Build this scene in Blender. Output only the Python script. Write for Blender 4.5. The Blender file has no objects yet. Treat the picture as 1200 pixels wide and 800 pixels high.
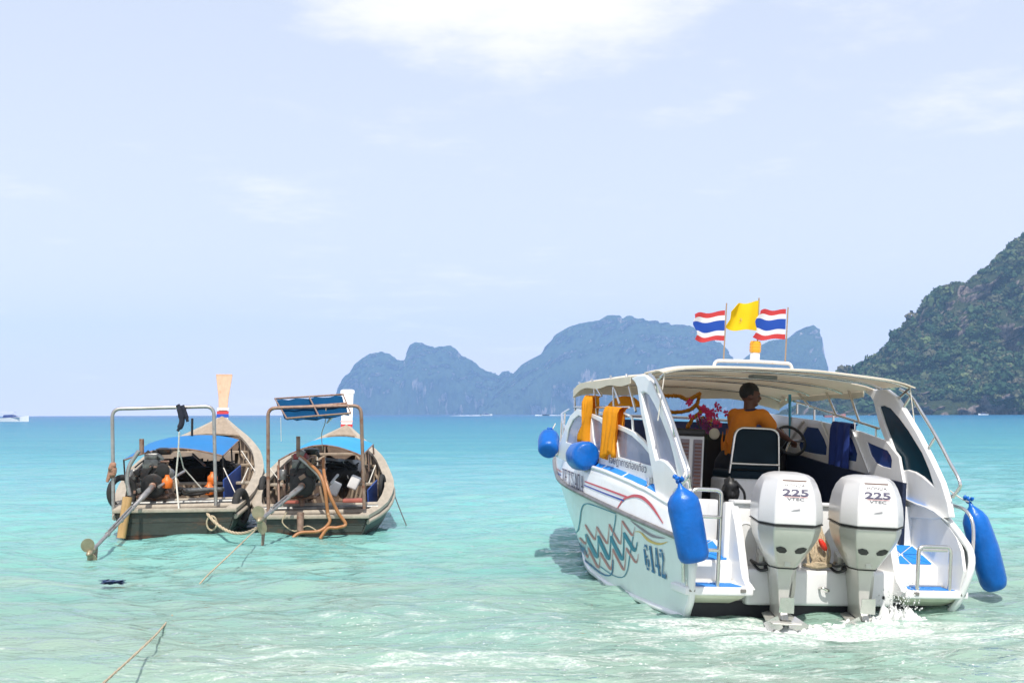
import bpy, bmesh, math, random
import numpy as np
from mathutils import Vector, Matrix, noise

random.seed(7)
rng = np.random.default_rng(11)
scene = bpy.context.scene
col = scene.collection
rad = math.radians

# ------------------------------------------------------------------ camera
CAM_H = 1.75
FPX = 1500.0
ROLL = math.atan(4 / 1200.0)
cam_d = bpy.data.cameras.new('camera')
cam_d.sensor_width = 36.0
cam_d.lens = 45.0
cam_d.shift_y = 85 / 1200.0
cam_d.clip_start = 0.1
cam_d.clip_end = 20000
cam = bpy.data.objects.new('camera', cam_d)
col.objects.link(cam)
cam.location = (0, 0, CAM_H)
cam.rotation_euler = (rad(90), ROLL, 0)
scene.camera = cam

# ------------------------------------------------------------------ light
SUN_EL = rad(58)
SUN_AZ = rad(178)           # compass style: 0 = +Y, clockwise
sun_dir = Vector((math.sin(SUN_AZ) * math.cos(SUN_EL), math.cos(SUN_AZ) * math.cos(SUN_EL), math.sin(SUN_EL)))
sd = bpy.data.lights.new('sun', 'SUN')
sd.energy = 3.6
sd.angle = rad(0.6)
sd.color = (1.0, 0.95, 0.88)
sun = bpy.data.objects.new('sun', sd)
col.objects.link(sun)
sun.location = (20, -30, 60)
sun.rotation_euler = (-sun_dir).to_track_quat('-Z', 'Y').to_euler()

world = bpy.data.worlds.new('World')
scene.world = world
world.use_nodes = True
wn = world.node_tree.nodes
wl = world.node_tree.links
wn.clear()
w_out = wn.new('ShaderNodeOutputWorld')
w_bg = wn.new('ShaderNodeBackground')
w_bg.inputs['Strength'].default_value = 0.10
sky = wn.new('ShaderNodeTexSky')
sky.sky_type = 'NISHITA'
sky.sun_disc = False
sky.sun_elevation = SUN_EL
sky.sun_rotation = SUN_AZ
sky.altitude = 0
sky.air_density = 1.0
sky.dust_density = 2.2
sky.ozone_density = 2.5


def wmath(op, a, b=None, c=None, clamp=False):
    n = wn.new('ShaderNodeMath')
    n.operation = op
    n.use_clamp = clamp
    for i, v in enumerate((a, b, c)):
        if v is None:
            continue
        if isinstance(v, (int, float)):
            n.inputs[i].default_value = v
        else:
            wl.new(v, n.inputs[i])
    return n.outputs[0]


w_tc = wn.new('ShaderNodeTexCoord')
w_sep = wn.new('ShaderNodeSeparateXYZ')
wl.new(w_tc.outputs['Generated'], w_sep.inputs[0])
dx_, dy_, dz_ = w_sep.outputs
zc_ = wmath('ADD', wmath('MAXIMUM', dz_, 0.0), 0.09)
w_cmb = wn.new('ShaderNodeCombineXYZ')
wl.new(wmath('DIVIDE', dx_, zc_), w_cmb.inputs[0])
wl.new(wmath('DIVIDE', dy_, zc_), w_cmb.inputs[1])


def wnoise(scale, detail, rough, loc):
    m = wn.new('ShaderNodeMapping')
    m.inputs['Location'].default_value = loc
    wl.new(w_cmb.outputs[0], m.inputs[0])
    n = wn.new('ShaderNodeTexNoise')
    n.inputs['Scale'].default_value = scale
    n.inputs['Detail'].default_value = detail
    n.inputs['Roughness'].default_value = rough
    wl.new(m.outputs[0], n.inputs['Vector'])
    return n.outputs[0]


big = wnoise(0.55, 3, 0.5, (3.1, 0.4, 0))
fine = wnoise(2.4, 8, 0.62, (1.7, 2.2, 0))
# the soft cumulus bank that hangs ahead of the beach
ex = wmath('DIVIDE', wmath('ADD', dx_, 0.005), 0.185)
ez = wmath('DIVIDE', wmath('SUBTRACT', dz_, 0.305), 0.065)
ey = wmath('GREATER_THAN', dy_, 0.0)
d2 = wmath('ADD', wmath('MULTIPLY', ex, ex), wmath('MULTIPLY', ez, ez))
bank = wmath('MULTIPLY', wmath('SUBTRACT', 1.0, d2, clamp=True), ey)
dens = wmath('ADD', wmath('MULTIPLY', big, 0.38), wmath('MULTIPLY', fine, 0.62))
dens = wmath('ADD', dens, wmath('MULTIPLY', bank, 0.27))
w_rmp = wn.new('ShaderNodeMapRange')
w_rmp.interpolation_type = 'SMOOTHSTEP'
w_rmp.inputs['From Min'].default_value = 0.52
w_rmp.inputs['From Max'].default_value = 0.80
wl.new(dens, w_rmp.inputs['Value'])
w_mix = wn.new('ShaderNodeMix')
w_mix.data_type = 'RGBA'
wl.new(wmath('MULTIPLY', w_rmp.outputs[0], 0.75), w_mix.inputs['Factor'])
w_haze = wn.new('ShaderNodeMix')
w_haze.data_type = 'RGBA'
w_haze.inputs['Factor'].default_value = 0.58
wl.new(sky.outputs[0], w_haze.inputs['A'])
w_haze.inputs['B'].default_value = (7.6, 8.0, 8.9, 1)
w_low = wn.new('ShaderNodeMix')
w_low.data_type = 'RGBA'
wl.new(wmath('MULTIPLY', wmath('POWER', 2.718, wmath('MULTIPLY', wmath('MAXIMUM', dz_, 0.0), -7.0)), 0.85), w_low.inputs['Factor'])
wl.new(w_haze.outputs['Result'], w_low.inputs['A'])
w_low.inputs['B'].default_value = (9.0, 8.1, 8.4, 1)
wl.new(w_low.outputs['Result'], w_mix.inputs['A'])
w_mix.inputs['B'].default_value = (9.8, 9.2, 9.4, 1)
wl.new(w_mix.outputs['Result'], w_bg.inputs['Color'])
wl.new(w_bg.outputs[0], w_out.inputs['Surface'])

vs = scene.view_settings
vs.view_transform = 'Standard'
vs.look = 'None'
vs.exposure = 0.42
vs.gamma = 1
scene.render.engine = 'CYCLES'
scene.cycles.use_denoising = True
scene.cycles.max_bounces = 8
scene.cycles.transparent_max_bounces = 12
scene.cycles.volume_bounces = 2
scene.cycles.caustics_reflective = False
scene.cycles.caustics_refractive = False
scene.cycles.sample_clamp_indirect = 6

# ------------------------------------------------------------------ materials
MATS = {}


def mat(name, color, rough=0.5, metal=0.0, var=0.0, scale=6.0, bump=0.0, bscale=40.0, dirt=None, coat=0.0,
        spec=0.5, stretch=None, dirt_lo=0.55, dirt_hi=0.75, alpha=1.0, transl=0.0):
    if name in MATS:
        return MATS[name]
    m = bpy.data.materials.new(name)
    m.use_nodes = True
    nt = m.node_tree
    N, Lk = nt.nodes, nt.links
    b = N['Principled BSDF']
    b.inputs['Base Color'].default_value = (*color, 1)
    b.inputs['Roughness'].default_value = rough
    b.inputs['Metallic'].default_value = metal
    b.inputs['Coat Weight'].default_value = coat
    b.inputs['Specular IOR Level'].default_value = spec
    b.inputs['Alpha'].default_value = alpha
    tc = N.new('ShaderNodeTexCoord')
    mp = N.new('ShaderNodeMapping')
    if stretch:
        mp.inputs['Scale'].default_value = stretch
    Lk.new(tc.outputs['Object'], mp.inputs[0])
    if var > 0 or dirt:
        n = N.new('ShaderNodeTexNoise')
        n.inputs['Scale'].default_value = scale
        n.inputs['Detail'].default_value = 6
        n.inputs['Roughness'].default_value = 0.65
        Lk.new(mp.outputs[0], n.inputs['Vector'])
        mr = N.new('ShaderNodeMapRange')
        mr.inputs['From Min'].default_value = 0.3
        mr.inputs['From Max'].default_value = 0.7
        mr.inputs['To Min'].default_value = 1 - var
        mr.inputs['To Max'].default_value = 1 + var * 0.6
        Lk.new(n.outputs[0], mr.inputs['Value'])
        mx = N.new('ShaderNodeMix')
        mx.data_type = 'RGBA'
        mx.blend_type = 'MULTIPLY'
        mx.inputs['Factor'].default_value = 1
        mx.inputs['A'].default_value = (*color, 1)
        Lk.new(mr.outputs[0], mx.inputs['B'])
        out = mx.outputs['Result']
        if dirt:
            n2 = N.new('ShaderNodeTexNoise')
            n2.inputs['Scale'].default_value = scale * 0.6
            n2.inputs['Detail'].default_value = 9
            n2.inputs['Roughness'].default_value = 0.7
            mp2 = N.new('ShaderNodeMapping')
            mp2.inputs['Location'].default_value = (5.2, 1.3, 8.8)
            Lk.new(mp.outputs[0], mp2.inputs[0])
            Lk.new(mp2.outputs[0], n2.inputs['Vector'])
            r2 = N.new('ShaderNodeMapRange')
            r2.interpolation_type = 'SMOOTHSTEP'
            r2.inputs['From Min'].default_value = dirt_lo
            r2.inputs['From Max'].default_value = dirt_hi
            Lk.new(n2.outputs[0], r2.inputs['Value'])
            m2 = N.new('ShaderNodeMix')
            m2.data_type = 'RGBA'
            Lk.new(r2.outputs[0], m2.inputs['Factor'])
            Lk.new(out, m2.inputs['A'])
            m2.inputs['B'].default_value = (*dirt, 1)
            out = m2.outputs['Result']
        Lk.new(out, b.inputs['Base Color'])
    if bump > 0:
        n3 = N.new('ShaderNodeTexNoise')
        n3.inputs['Scale'].default_value = bscale
        n3.inputs['Detail'].default_value = 5
        Lk.new(mp.outputs[0], n3.inputs['Vector'])
        bp = N.new('ShaderNodeBump')
        bp.inputs['Strength'].default_value = bump
        bp.inputs['Distance'].default_value = 0.02
        Lk.new(n3.outputs[0], bp.inputs['Height'])
        Lk.new(bp.outputs[0], b.inputs['Normal'])
    if transl > 0:
        tr = N.new('ShaderNodeBsdfTranslucent')
        tr.inputs['Color'].default_value = (*color, 1)
        ms = N.new('ShaderNodeMixShader')
        ms.inputs[0].default_value = transl
        Lk.new(b.outputs[0], ms.inputs[1])
        Lk.new(tr.outputs[0], ms.inputs[2])
        Lk.new(ms.outputs[0], N['Material Output'].inputs['Surface'])
    MATS[name] = m
    return m


WHITE = mat('gelcoat_white', (0.80, 0.80, 0.79), 0.28, var=0.05, scale=2.5, coat=0.3, dirt=(0.55, 0.50, 0.40), dirt_lo=0.56, dirt_hi=0.82, stretch=(1.6, 1.6, 0.5))
HULLW = mat('hull_pale', (0.74, 0.80, 0.78), 0.25, var=0.06, scale=2.5, coat=0.3, dirt=(0.56, 0.58, 0.47), dirt_lo=0.56, dirt_hi=0.85, stretch=(1, 1.8, 0.45))
CREAM = mat('cream_fairing', (0.74, 0.72, 0.58), 0.4, var=0.12, scale=4, dirt=(0.45, 0.42, 0.25))
BLACKB = mat('antifoul', (0.02, 0.02, 0.025), 0.6, var=0.3)
BLUEPAD = mat('blue_deck_pad', (0.015, 0.22, 0.66), 0.6, var=0.08, bump=0.1, bscale=120)
STEEL = mat('stainless', (0.72, 0.70, 0.66), 0.22, metal=1.0, var=0.12, scale=9, dirt=(0.35, 0.2, 0.1), dirt_lo=0.62, dirt_hi=0.85)
RUBRAIL = mat('rubrail', (0.28, 0.26, 0.24), 0.4, metal=0.7, var=0.3, scale=7, dirt=(0.12, 0.09, 0.07))
CANVAS = mat('canvas_white', (0.82, 0.75, 0.64), 0.8, var=0.07, scale=3, bump=0.15, bscale=8, transl=0.32)
VINYLWIN = mat('vinyl_window', (0.30, 0.31, 0.40), 0.12, var=0.12, scale=5, alpha=0.72, bump=0.06, bscale=9)
TINT = mat('tinted_window', (0.03, 0.06, 0.22), 0.08, alpha=0.93, coat=0.5)
TEALWIN = mat('teal_window', (0.004, 0.032, 0.052), 0.25, spec=0.25)
NAVY = mat('navy_upholstery', (0.008, 0.016, 0.045), 0.55, var=0.2, bump=0.15, bscale=60)
DARKTEAL = mat('dark_teal_vinyl', (0.003, 0.014, 0.024), 0.6, var=0.2, spec=0.2)
DARK = mat('dark_interior', (0.02, 0.018, 0.018), 0.7, var=0.3)
BLACKP = mat('black_plastic', (0.015, 0.015, 0.015), 0.45, var=0.2)
MOTORW = mat('motor_silver_white', (0.66, 0.65, 0.64), 0.32, metal=0.15, var=0.04, scale=2, coat=0.3)
MOTORS = mat('motor_silver', (0.56, 0.55, 0.50), 0.33, metal=0.35, var=0.08, scale=4, coat=0.2, dirt=(0.38, 0.36, 0.28), dirt_lo=0.62, dirt_hi=0.9)
LETTER = mat('lettering_grey', (0.10, 0.10, 0.11), 0.5)
LETTERD = mat('lettering_dark', (0.045, 0.04, 0.09), 0.5)
TEALP = mat('teal_paint', (0.005, 0.19, 0.29), 0.4, var=0.15)
BLUEP = mat('blue_paint', (0.01, 0.13, 0.30), 0.4, var=0.15)
NAVYP = mat('navy_paint', (0.02, 0.05, 0.28), 0.4)
REDP = mat('red_paint', (0.50, 0.06, 0.07), 0.4, var=0.1)
SALMON = mat('faded_red_paint', (0.50, 0.20, 0.18), 0.45, var=0.15)
YELP = mat('yellow_paint', (0.62, 0.44, 0.12), 0.45)
GREYP = mat('grey_violet_paint', (0.26, 0.22, 0.25), 0.45)
FENDER = mat('blue_fender_vinyl', (0.002, 0.115, 0.46), 0.33, var=0.25, scale=5, coat=0.0, spec=0.35, bump=0.7, bscale=9)
BLUECLOTH = mat('blue_cloth', (0.008, 0.03, 0.19), 0.8, var=0.2, bump=0.3, bscale=40)
ORANGE = mat('orange_cloth', (0.95, 0.43, 0.008), 0.75, var=0.14, scale=9, bump=0.3, bscale=25, transl=0.4)
SHIRT = mat('orange_shirt', (0.85, 0.27, 0.02), 0.85, var=0.12, scale=7, bump=0.3, bscale=18)
SKIN = mat('skin_brown', (0.15, 0.065, 0.04), 0.5, var=0.1, scale=10)
HAIR = mat('black_hair', (0.008, 0.007, 0.007), 0.55, bump=0.6, bscale=120)
TROUSER = mat('dark_trousers', (0.02, 0.02, 0.03), 0.8)
ROPEM = mat('rope_tan', (0.50, 0.40, 0.27), 0.85, var=0.25, scale=30, bump=0.6, bscale=90)
ROPEW = mat('rope_white', (0.68, 0.64, 0.56), 0.85, var=0.2, scale=30, bump=0.5, bscale=90)
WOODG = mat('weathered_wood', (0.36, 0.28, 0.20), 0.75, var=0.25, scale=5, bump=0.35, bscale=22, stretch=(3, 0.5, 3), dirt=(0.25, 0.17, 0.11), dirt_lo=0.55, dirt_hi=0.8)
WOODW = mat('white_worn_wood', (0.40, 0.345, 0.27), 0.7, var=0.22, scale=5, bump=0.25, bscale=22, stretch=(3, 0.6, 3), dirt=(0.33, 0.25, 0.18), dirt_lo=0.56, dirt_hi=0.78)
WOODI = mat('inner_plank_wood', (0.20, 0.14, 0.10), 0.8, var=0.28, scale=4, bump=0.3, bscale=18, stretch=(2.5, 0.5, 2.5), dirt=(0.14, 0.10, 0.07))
HULLD = mat('dark_wet_hull', (0.028, 0.020, 0.013), 0.45, var=0.45, scale=3.5, bump=0.3, bscale=12, stretch=(1, 0.5, 2.2), dirt=(0.10, 0.035, 0.012), dirt_lo=0.5, dirt_hi=0.66)
HULLG = mat('hull_green_grey', (0.034, 0.042, 0.033), 0.5, var=0.35, scale=3.5, bump=0.25, bscale=12, stretch=(1, 0.5, 2.2), dirt=(0.10, 0.05, 0.025), dirt_lo=0.52, dirt_hi=0.7)
PALEWOOD = mat('pale_stem_wood', (0.52, 0.33, 0.21), 0.6, var=0.16, scale=5, stretch=(4, 4, 0.4), dirt=(0.45, 0.20, 0.10), dirt_lo=0.57, dirt_hi=0.66)
WHITEP = mat('white_worn_paint', (0.78, 0.76, 0.74), 0.5, var=0.1, scale=6, dirt=(0.5, 0.42, 0.36), dirt_lo=0.62, dirt_hi=0.8)
RUST = mat('rusty_steel', (0.30, 0.20, 0.15), 0.6, metal=0.35, var=0.3, scale=14, dirt=(0.20, 0.07, 0.03), dirt_lo=0.5, dirt_hi=0.65)
GALV = mat('galvanised_tube', (0.42, 0.40, 0.38), 0.42, metal=0.8, var=0.25, scale=12, dirt=(0.24, 0.13, 0.08), dirt_lo=0.55, dirt_hi=0.72)
IRON = mat('oily_iron', (0.025, 0.023, 0.022), 0.42, metal=0.4, var=0.5, scale=14, dirt=(0.12, 0.05, 0.025), dirt_lo=0.56, dirt_hi=0.7)
IRONG = mat('grey_cast_metal', (0.20, 0.20, 0.19), 0.4, metal=0.6, var=0.35, scale=14, dirt=(0.05, 0.035, 0.03), dirt_lo=0.5, dirt_hi=0.7)
ENGRED = mat('engine_red', (0.28, 0.03, 0.035), 0.5, var=0.3, scale=12)
RUBBER = mat('tyre_rubber', (0.025, 0.024, 0.023), 0.75, var=0.3, bump=0.4, bscale=50)
TARPB = mat('tarp_blue', (0.006, 0.20, 0.52), 0.55, var=0.10, scale=3, bump=0.2, bscale=9, transl=0.15)
TARPL = mat('tarp_light_blue', (0.015, 0.36, 0.66), 0.5, var=0.13, scale=4, bump=0.25, bscale=9, transl=0.15)
TARPD = mat('tarp_dark_blue', (0.003, 0.05, 0.13), 0.9, spec=0.1, var=0.18, scale=5, bump=0.2, bscale=14)
PANELB = mat('blue_board', (0.015, 0.06, 0.27), 0.55, var=0.2, scale=8)
COPPER = mat('copper_hose', (0.36, 0.15, 0.05), 0.45, var=0.25, scale=8, dirt=(0.62, 0.40, 0.24))
BRASS = mat('brass_blade', (0.40, 0.33, 0.22), 0.45, metal=0.5, var=0.25, scale=12)
FLOATO = mat('orange_float', (0.72, 0.16, 0.015), 0.45, var=0.1)
FLAGR = mat('flag_red', (0.62, 0.055, 0.06), 0.8, transl=0.3)
FLAGW = mat('flag_white', (0.80, 0.80, 0.82), 0.8, transl=0.3)
FLAGB = mat('flag_blue', (0.015, 0.085, 0.46), 0.8, transl=0.3)
FLAGY = mat('flag_yellow', (0.88, 0.66, 0.005), 0.8, var=0.05, transl=0.35)
AMBER = mat('amber_lens', (0.80, 0.36, 0.005), 0.15, coat=0.5)
MARIG = mat('marigold', (0.66, 0.27, 0.012), 0.9, var=0.3, scale=40, bump=0.8, bscale=80)
MAGENTA = mat('magenta_petals', (0.62, 0.02, 0.12), 0.7, var=0.3, scale=30)
VIOLET = mat('violet_petals', (0.20, 0.03, 0.14), 0.7, var=0.3, scale=30)
LEAFG = mat('green_leaf', (0.03, 0.07, 0.02), 0.6)
LAPIS = mat('blue_lilac_screen', (0.10, 0.11, 0.30), 0.2, var=0.15, alpha=0.9)
CUPB = mat('light_blue_plastic', (0.05, 0.33, 0.50), 0.4)
PINKP = mat('pink_red_awning', (0.60, 0.10, 0.09), 0.6)


# ------------------------------------------------------------------ mesh helpers
class MB:
    def __init__(s):
        s.v, s.f = [], []

    def add(s, vs_, fs_):
        o = len(s.v)
        s.v.extend([tuple(p) for p in vs_])
        s.f.extend([tuple(i + o for i in f) for f in fs_])
        return s

    def bm_add(s, bm):
        bm.verts.index_update()
        s.add([v.co[:] for v in bm.verts], [[v.index for v in f.verts] for f in bm.faces])
        bm.free()
        return s

    def box(s, c, size, bevel=0.0, rot=None, seg=2):
        bm = bmesh.new()
        bmesh.ops.create_cube(bm, size=1)
        for v in bm.verts:
            v.co = Vector((v.co.x * size[0], v.co.y * size[1], v.co.z * size[2]))
        if bevel > 0:
            bmesh.ops.bevel(bm, geom=bm.edges[:], offset=bevel, segments=seg, profile=0.6, affect='EDGES')
        M = Matrix.Translation(Vector(c))
        if rot is not None:
            M = M @ rot.to_4x4()
        bm.transform(M)
        return s.bm_add(bm)

    def tube(s, pts, r, seg=8, caps=True, closed=False):
        P = [Vector(p) for p in pts]
        n = len(P)
        rs = r if isinstance(r, (list, tuple)) else [r] * n
        t0 = (P[1] - P[0]).normalized()
        up = Vector((0, 0, 1)) if abs(t0.z) < 0.9 else Vector((1, 0, 0))
        nrm = (up - t0 * up.dot(t0)).normalized()
        vs_, fs_ = [], []
        for i in range(n):
            a = P[i - 1] if i > 0 else (P[-1] if closed else P[0])
            b = P[(i + 1) % n] if (i < n - 1 or closed) else P[n - 1]
            t = (b - a).normalized() if (b - a).length > 1e-9 else t0
            nrm = (nrm - t * nrm.dot(t))
            if nrm.length < 1e-6:
                nrm = t.orthogonal()
            nrm.normalize()
            bn = t.cross(nrm)
            for k in range(seg):
                a_ = 2 * math.pi * k / seg
                vs_.append(P[i] + (nrm * math.cos(a_) + bn * math.sin(a_)) * rs[i])
        m = n if closed else n - 1
        for i in range(m):
            j = (i + 1) % n
            for k in range(seg):
                k2 = (k + 1) % seg
                fs_.append((i * seg + k, i * seg + k2, j * seg + k2, j * seg + k))
        if caps and not closed:
            fs_.append(tuple(reversed(range(seg))))
            fs_.append(tuple((n - 1) * seg + k for k in range(seg)))
        return s.add(vs_, fs_)

    def lathe(s, prof, c=(0, 0, 0), axis='z', seg=20):
        """prof = [(r, h)...]"""
        vs_, fs_ = [], []
        for (r, h) in prof:
            for k in range(seg):
                a = 2 * math.pi * k / seg
                x, y, z = r * math.cos(a), r * math.sin(a), h
                if axis == 'y':
                    x, y, z = x, h, y
                elif axis == 'x':
                    x, y, z = h, x, y
                vs_.append((x + c[0], y + c[1], z + c[2]))
        n = len(prof)
        for i in range(n - 1):
            for k in range(seg):
                k2 = (k + 1) % seg
                fs_.append((i * seg + k, i * seg + k2, (i + 1) * seg + k2, (i + 1) * seg + k))
        fs_.append(tuple(reversed(range(seg))))
        fs_.append(tuple((n - 1) * seg + k for k in range(seg)))
        return s.add(vs_, fs_)

    def loft(s, rings, closed=True, cap=True):
        n = len(rings[0])
        vs_ = [p for r in rings for p in r]
        fs_ = []
        for i in range(len(rings) - 1):
            for k in range(n if closed else n - 1):
                k2 = (k + 1) % n
                fs_.append((i * n + k, i * n + k2, (i + 1) * n + k2, (i + 1) * n + k))
        if cap and closed:
            fs_.append(tuple(reversed(range(n))))
            fs_.append(tuple((len(rings) - 1) * n + k for k in range(n)))
        return s.add(vs_, fs_)

    def sheet(s, grid, thick=0.01):
        """grid[i][j] of points, given thickness along the surface normal"""
        bm = bmesh.new()
        V = [[bm.verts.new(p) for p in row] for row in grid]
        for i in range(len(V) - 1):
            for j in range(len(V[0]) - 1):
                q = [V[i][j], V[i][j + 1], V[i + 1][j + 1], V[i + 1][j]]
                if len({tuple(round(c, 5) for c in v.co) for v in q}) >= 3:
                    try:
                        bm.faces.new(q)
                    except ValueError:
                        pass
        bmesh.ops.remove_doubles(bm, verts=bm.verts[:], dist=1e-5)
        bm.normal_update()
        bmesh.ops.solidify(bm, geom=bm.faces[:], thickness=thick)
        return s.bm_add(bm)

    def poly(s, outer, vec, holes=()):
        """planar 3D polygon (with holes) extruded along vec"""
        bm = bmesh.new()
        edges = []
        for loop in [outer] + list(holes):
            vv = [bm.verts.new(p) for p in loop]
            for i in range(len(vv)):
                edges.append(bm.edges.new((vv[i], vv[(i + 1) % len(vv)])))
        bmesh.ops.triangle_fill(bm, edges=edges, use_beauty=True)
        g = bmesh.ops.extrude_face_region(bm, geom=bm.faces[:])
        bmesh.ops.translate(bm, verts=[e for e in g['geom'] if isinstance(e, bmesh.types.BMVert)], vec=Vector(vec))
        bmesh.ops.recalc_face_normals(bm, faces=bm.faces[:])
        return s.bm_add(bm)

    def ball(s, c, r, sub=2, scale=(1, 1, 1), jit=0.0, nz=0.0, nsc=3.0, rot=None):
        bm = bmesh.new()
        bmesh.ops.create_icosphere(bm, subdivisions=sub, radius=1)
        for v in bm.verts:
            k = 1.0
            if nz:
                k += nz * noise.noise(v.co * nsc + Vector(c) * 3.7)
            if jit:
                k += random.uniform(-jit, jit)
            p = Vector((v.co.x * scale[0], v.co.y * scale[1], v.co.z * scale[2])) * r * k
            if rot is not None:
                p = rot @ p
            v.co = p + Vector(c)
        return s.bm_add(bm)

    def build(s, name, m, parent=None, smooth=None, bevel=0.0, normals=True):
        me = bpy.data.meshes.new(name)
        me.from_pydata([tuple(p) for p in s.v], [], s.f)
        if normals:
            bm = bmesh.new()
            bm.from_mesh(me)
            bmesh.ops.recalc_face_normals(bm, faces=bm.faces[:])
            bm.to_mesh(me)
            bm.free()
        me.materials.append(m)
        o = bpy.data.objects.new(name, me)
        col.objects.link(o)
        if parent is not None:
            o.parent = parent
        if smooth is not None:
            for p in me.polygons:
                p.use_smooth = True
            if smooth < 180:
                try:
                    me.set_sharp_from_angle(angle=rad(smooth))
                except Exception:
                    pass
        if bevel > 0:
            b = o.modifiers.new('bevel', 'BEVEL')
            b.width = bevel
            b.segments = 3
            b.limit_method = 'ANGLE'
            b.angle_limit = rad(22)
            b.harden_normals = smooth is not None
        return o


def tag(o, label, cat=None, group=None, kind=None):
    if label:
        o['label'] = label
    if cat:
        o['category'] = cat
    if group:
        o['group'] = group
    if kind:
        o['kind'] = kind
    return o


def empty(name, loc, rot=(0, 0, 0)):
    o = bpy.data.objects.new(name, None)
    col.objects.link(o)
    o.location = loc
    o.rotation_euler = rot
    o.empty_display_size = 0.3
    return o


def smooth_path(pts, n=8):
    P = [Vector(p) for p in pts]
    out = []
    for i in range(len(P) - 1):
        p0 = P[max(i - 1, 0)]
        p1, p2 = P[i], P[i + 1]
        p3 = P[min(i + 2, len(P) - 1)]
        for k in range(n):
            t = k / n
            out.append(0.5 * ((2 * p1) + (p2 - p0) * t + (2 * p0 - 5 * p1 + 4 * p2 - p3) * t * t + (3 * p1 - p0 - 3 * p2 + p3) * t ** 3))
    out.append(P[-1])
    return out


def round_path(pts, r, n=5):
    """polyline with rounded corners"""
    P = [Vector(p) for p in pts]
    out = [P[0]]
    for i in range(1, len(P) - 1):
        a, b, c = P[i - 1], P[i], P[i + 1]
        d1 = (a - b)
        d2 = (c - b)
        rr = min(r, d1.length * 0.45, d2.length * 0.45)
        s0 = b + d1.normalized() * rr
        s1 = b + d2.normalized() * rr
        for k in range(n + 1):
            t = k / n
            out.append((1 - t) ** 2 * s0 + 2 * t * (1 - t) * b + t * t * s1)
    out.append(P[-1])
    return out


def sag(a, b, d, n=10):
    a, b = Vector(a), Vector(b)
    return [a.lerp(b, k / n) - Vector((0, 0, d * 4 * (k / n) * (1 - k / n))) for k in range(n + 1)]


def pix_ray(px, py):
    dx, dy = px - 600, py - 485
    c, s_ = math.cos(ROLL), math.sin(ROLL)
    return Vector(((dx * c - dy * s_) / FPX, 1, -(dx * s_ + dy * c) / FPX))


def at(px, py, Y):
    """world point on the sight line at distance Y"""
    return Vector((0, 0, CAM_H)) + pix_ray(px, py) * Y


class Frame:
    def __init__(s, loc, rot):
        s.M = Matrix.Translation(Vector(loc)) @ Matrix.Rotation(rot[2], 4, 'Z') @ Matrix.Rotation(rot[1], 4, 'Y') @ Matrix.Rotation(rot[0], 4, 'X')
        s.I = s.M.inverted()
        s.o = s.I @ Vector((0, 0, CAM_H))

    def hit(s, px, py, axis, val):
        d = s.I.to_3x3() @ pix_ray(px, py)
        return s.o + d * ((val - s.o[axis]) / d[axis])

    def w(s, p):
        return s.M @ Vector(p)


def text_mesh(txt, size=1.0, bold=0.0):
    """triangles of a text in 2D, left aligned at 0, baseline 0"""
    cu = bpy.data.curves.new('txt', 'FONT')
    cu.body = txt
    cu.size = size
    cu.offset = bold
    cu.resolution_u = 4
    o = bpy.data.objects.new('txt', cu)
    col.objects.link(o)
    dg = bpy.context.evaluated_depsgraph_get()
    me = bpy.data.meshes.new_from_object(o.evaluated_get(dg))
    vs_ = [v.co.copy() for v in me.vertices]
    fs_ = [tuple(p.vertices) for p in me.polygons]
    bpy.data.objects.remove(o)
    bpy.data.curves.remove(cu)
    bpy.data.meshes.remove(me)
    return vs_, fs_

# ------------------------------------------------------------------ sea
STERN = Vector((2.5, 10.7, 0))


def fast_mesh(name, V, F, m):
    me = bpy.data.meshes.new(name)
    V = np.asarray(V, np.float32)
    F = np.asarray(F, np.int32)
    k = F.shape[1]
    me.vertices.add(len(V))
    me.vertices.foreach_set('co', V.ravel())
    me.loops.add(F.size)
    me.loops.foreach_set('vertex_index', F.ravel())
    me.polygons.add(len(F))
    me.polygons.foreach_set('loop_start', np.arange(0, F.size, k, dtype=np.int32))
    me.update(calc_edges=True)
    me.validate()
    me.materials.append(m)
    o = bpy.data.objects.new(name, me)
    col.objects.link(o)
    return o


def grid_faces(nr, nc):
    i = np.arange(nr - 1)[:, None] * nc + np.arange(nc - 1)[None, :]
    return np.stack([i, i + 1, i + nc + 1, i + nc], -1).reshape(-1, 4)


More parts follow.
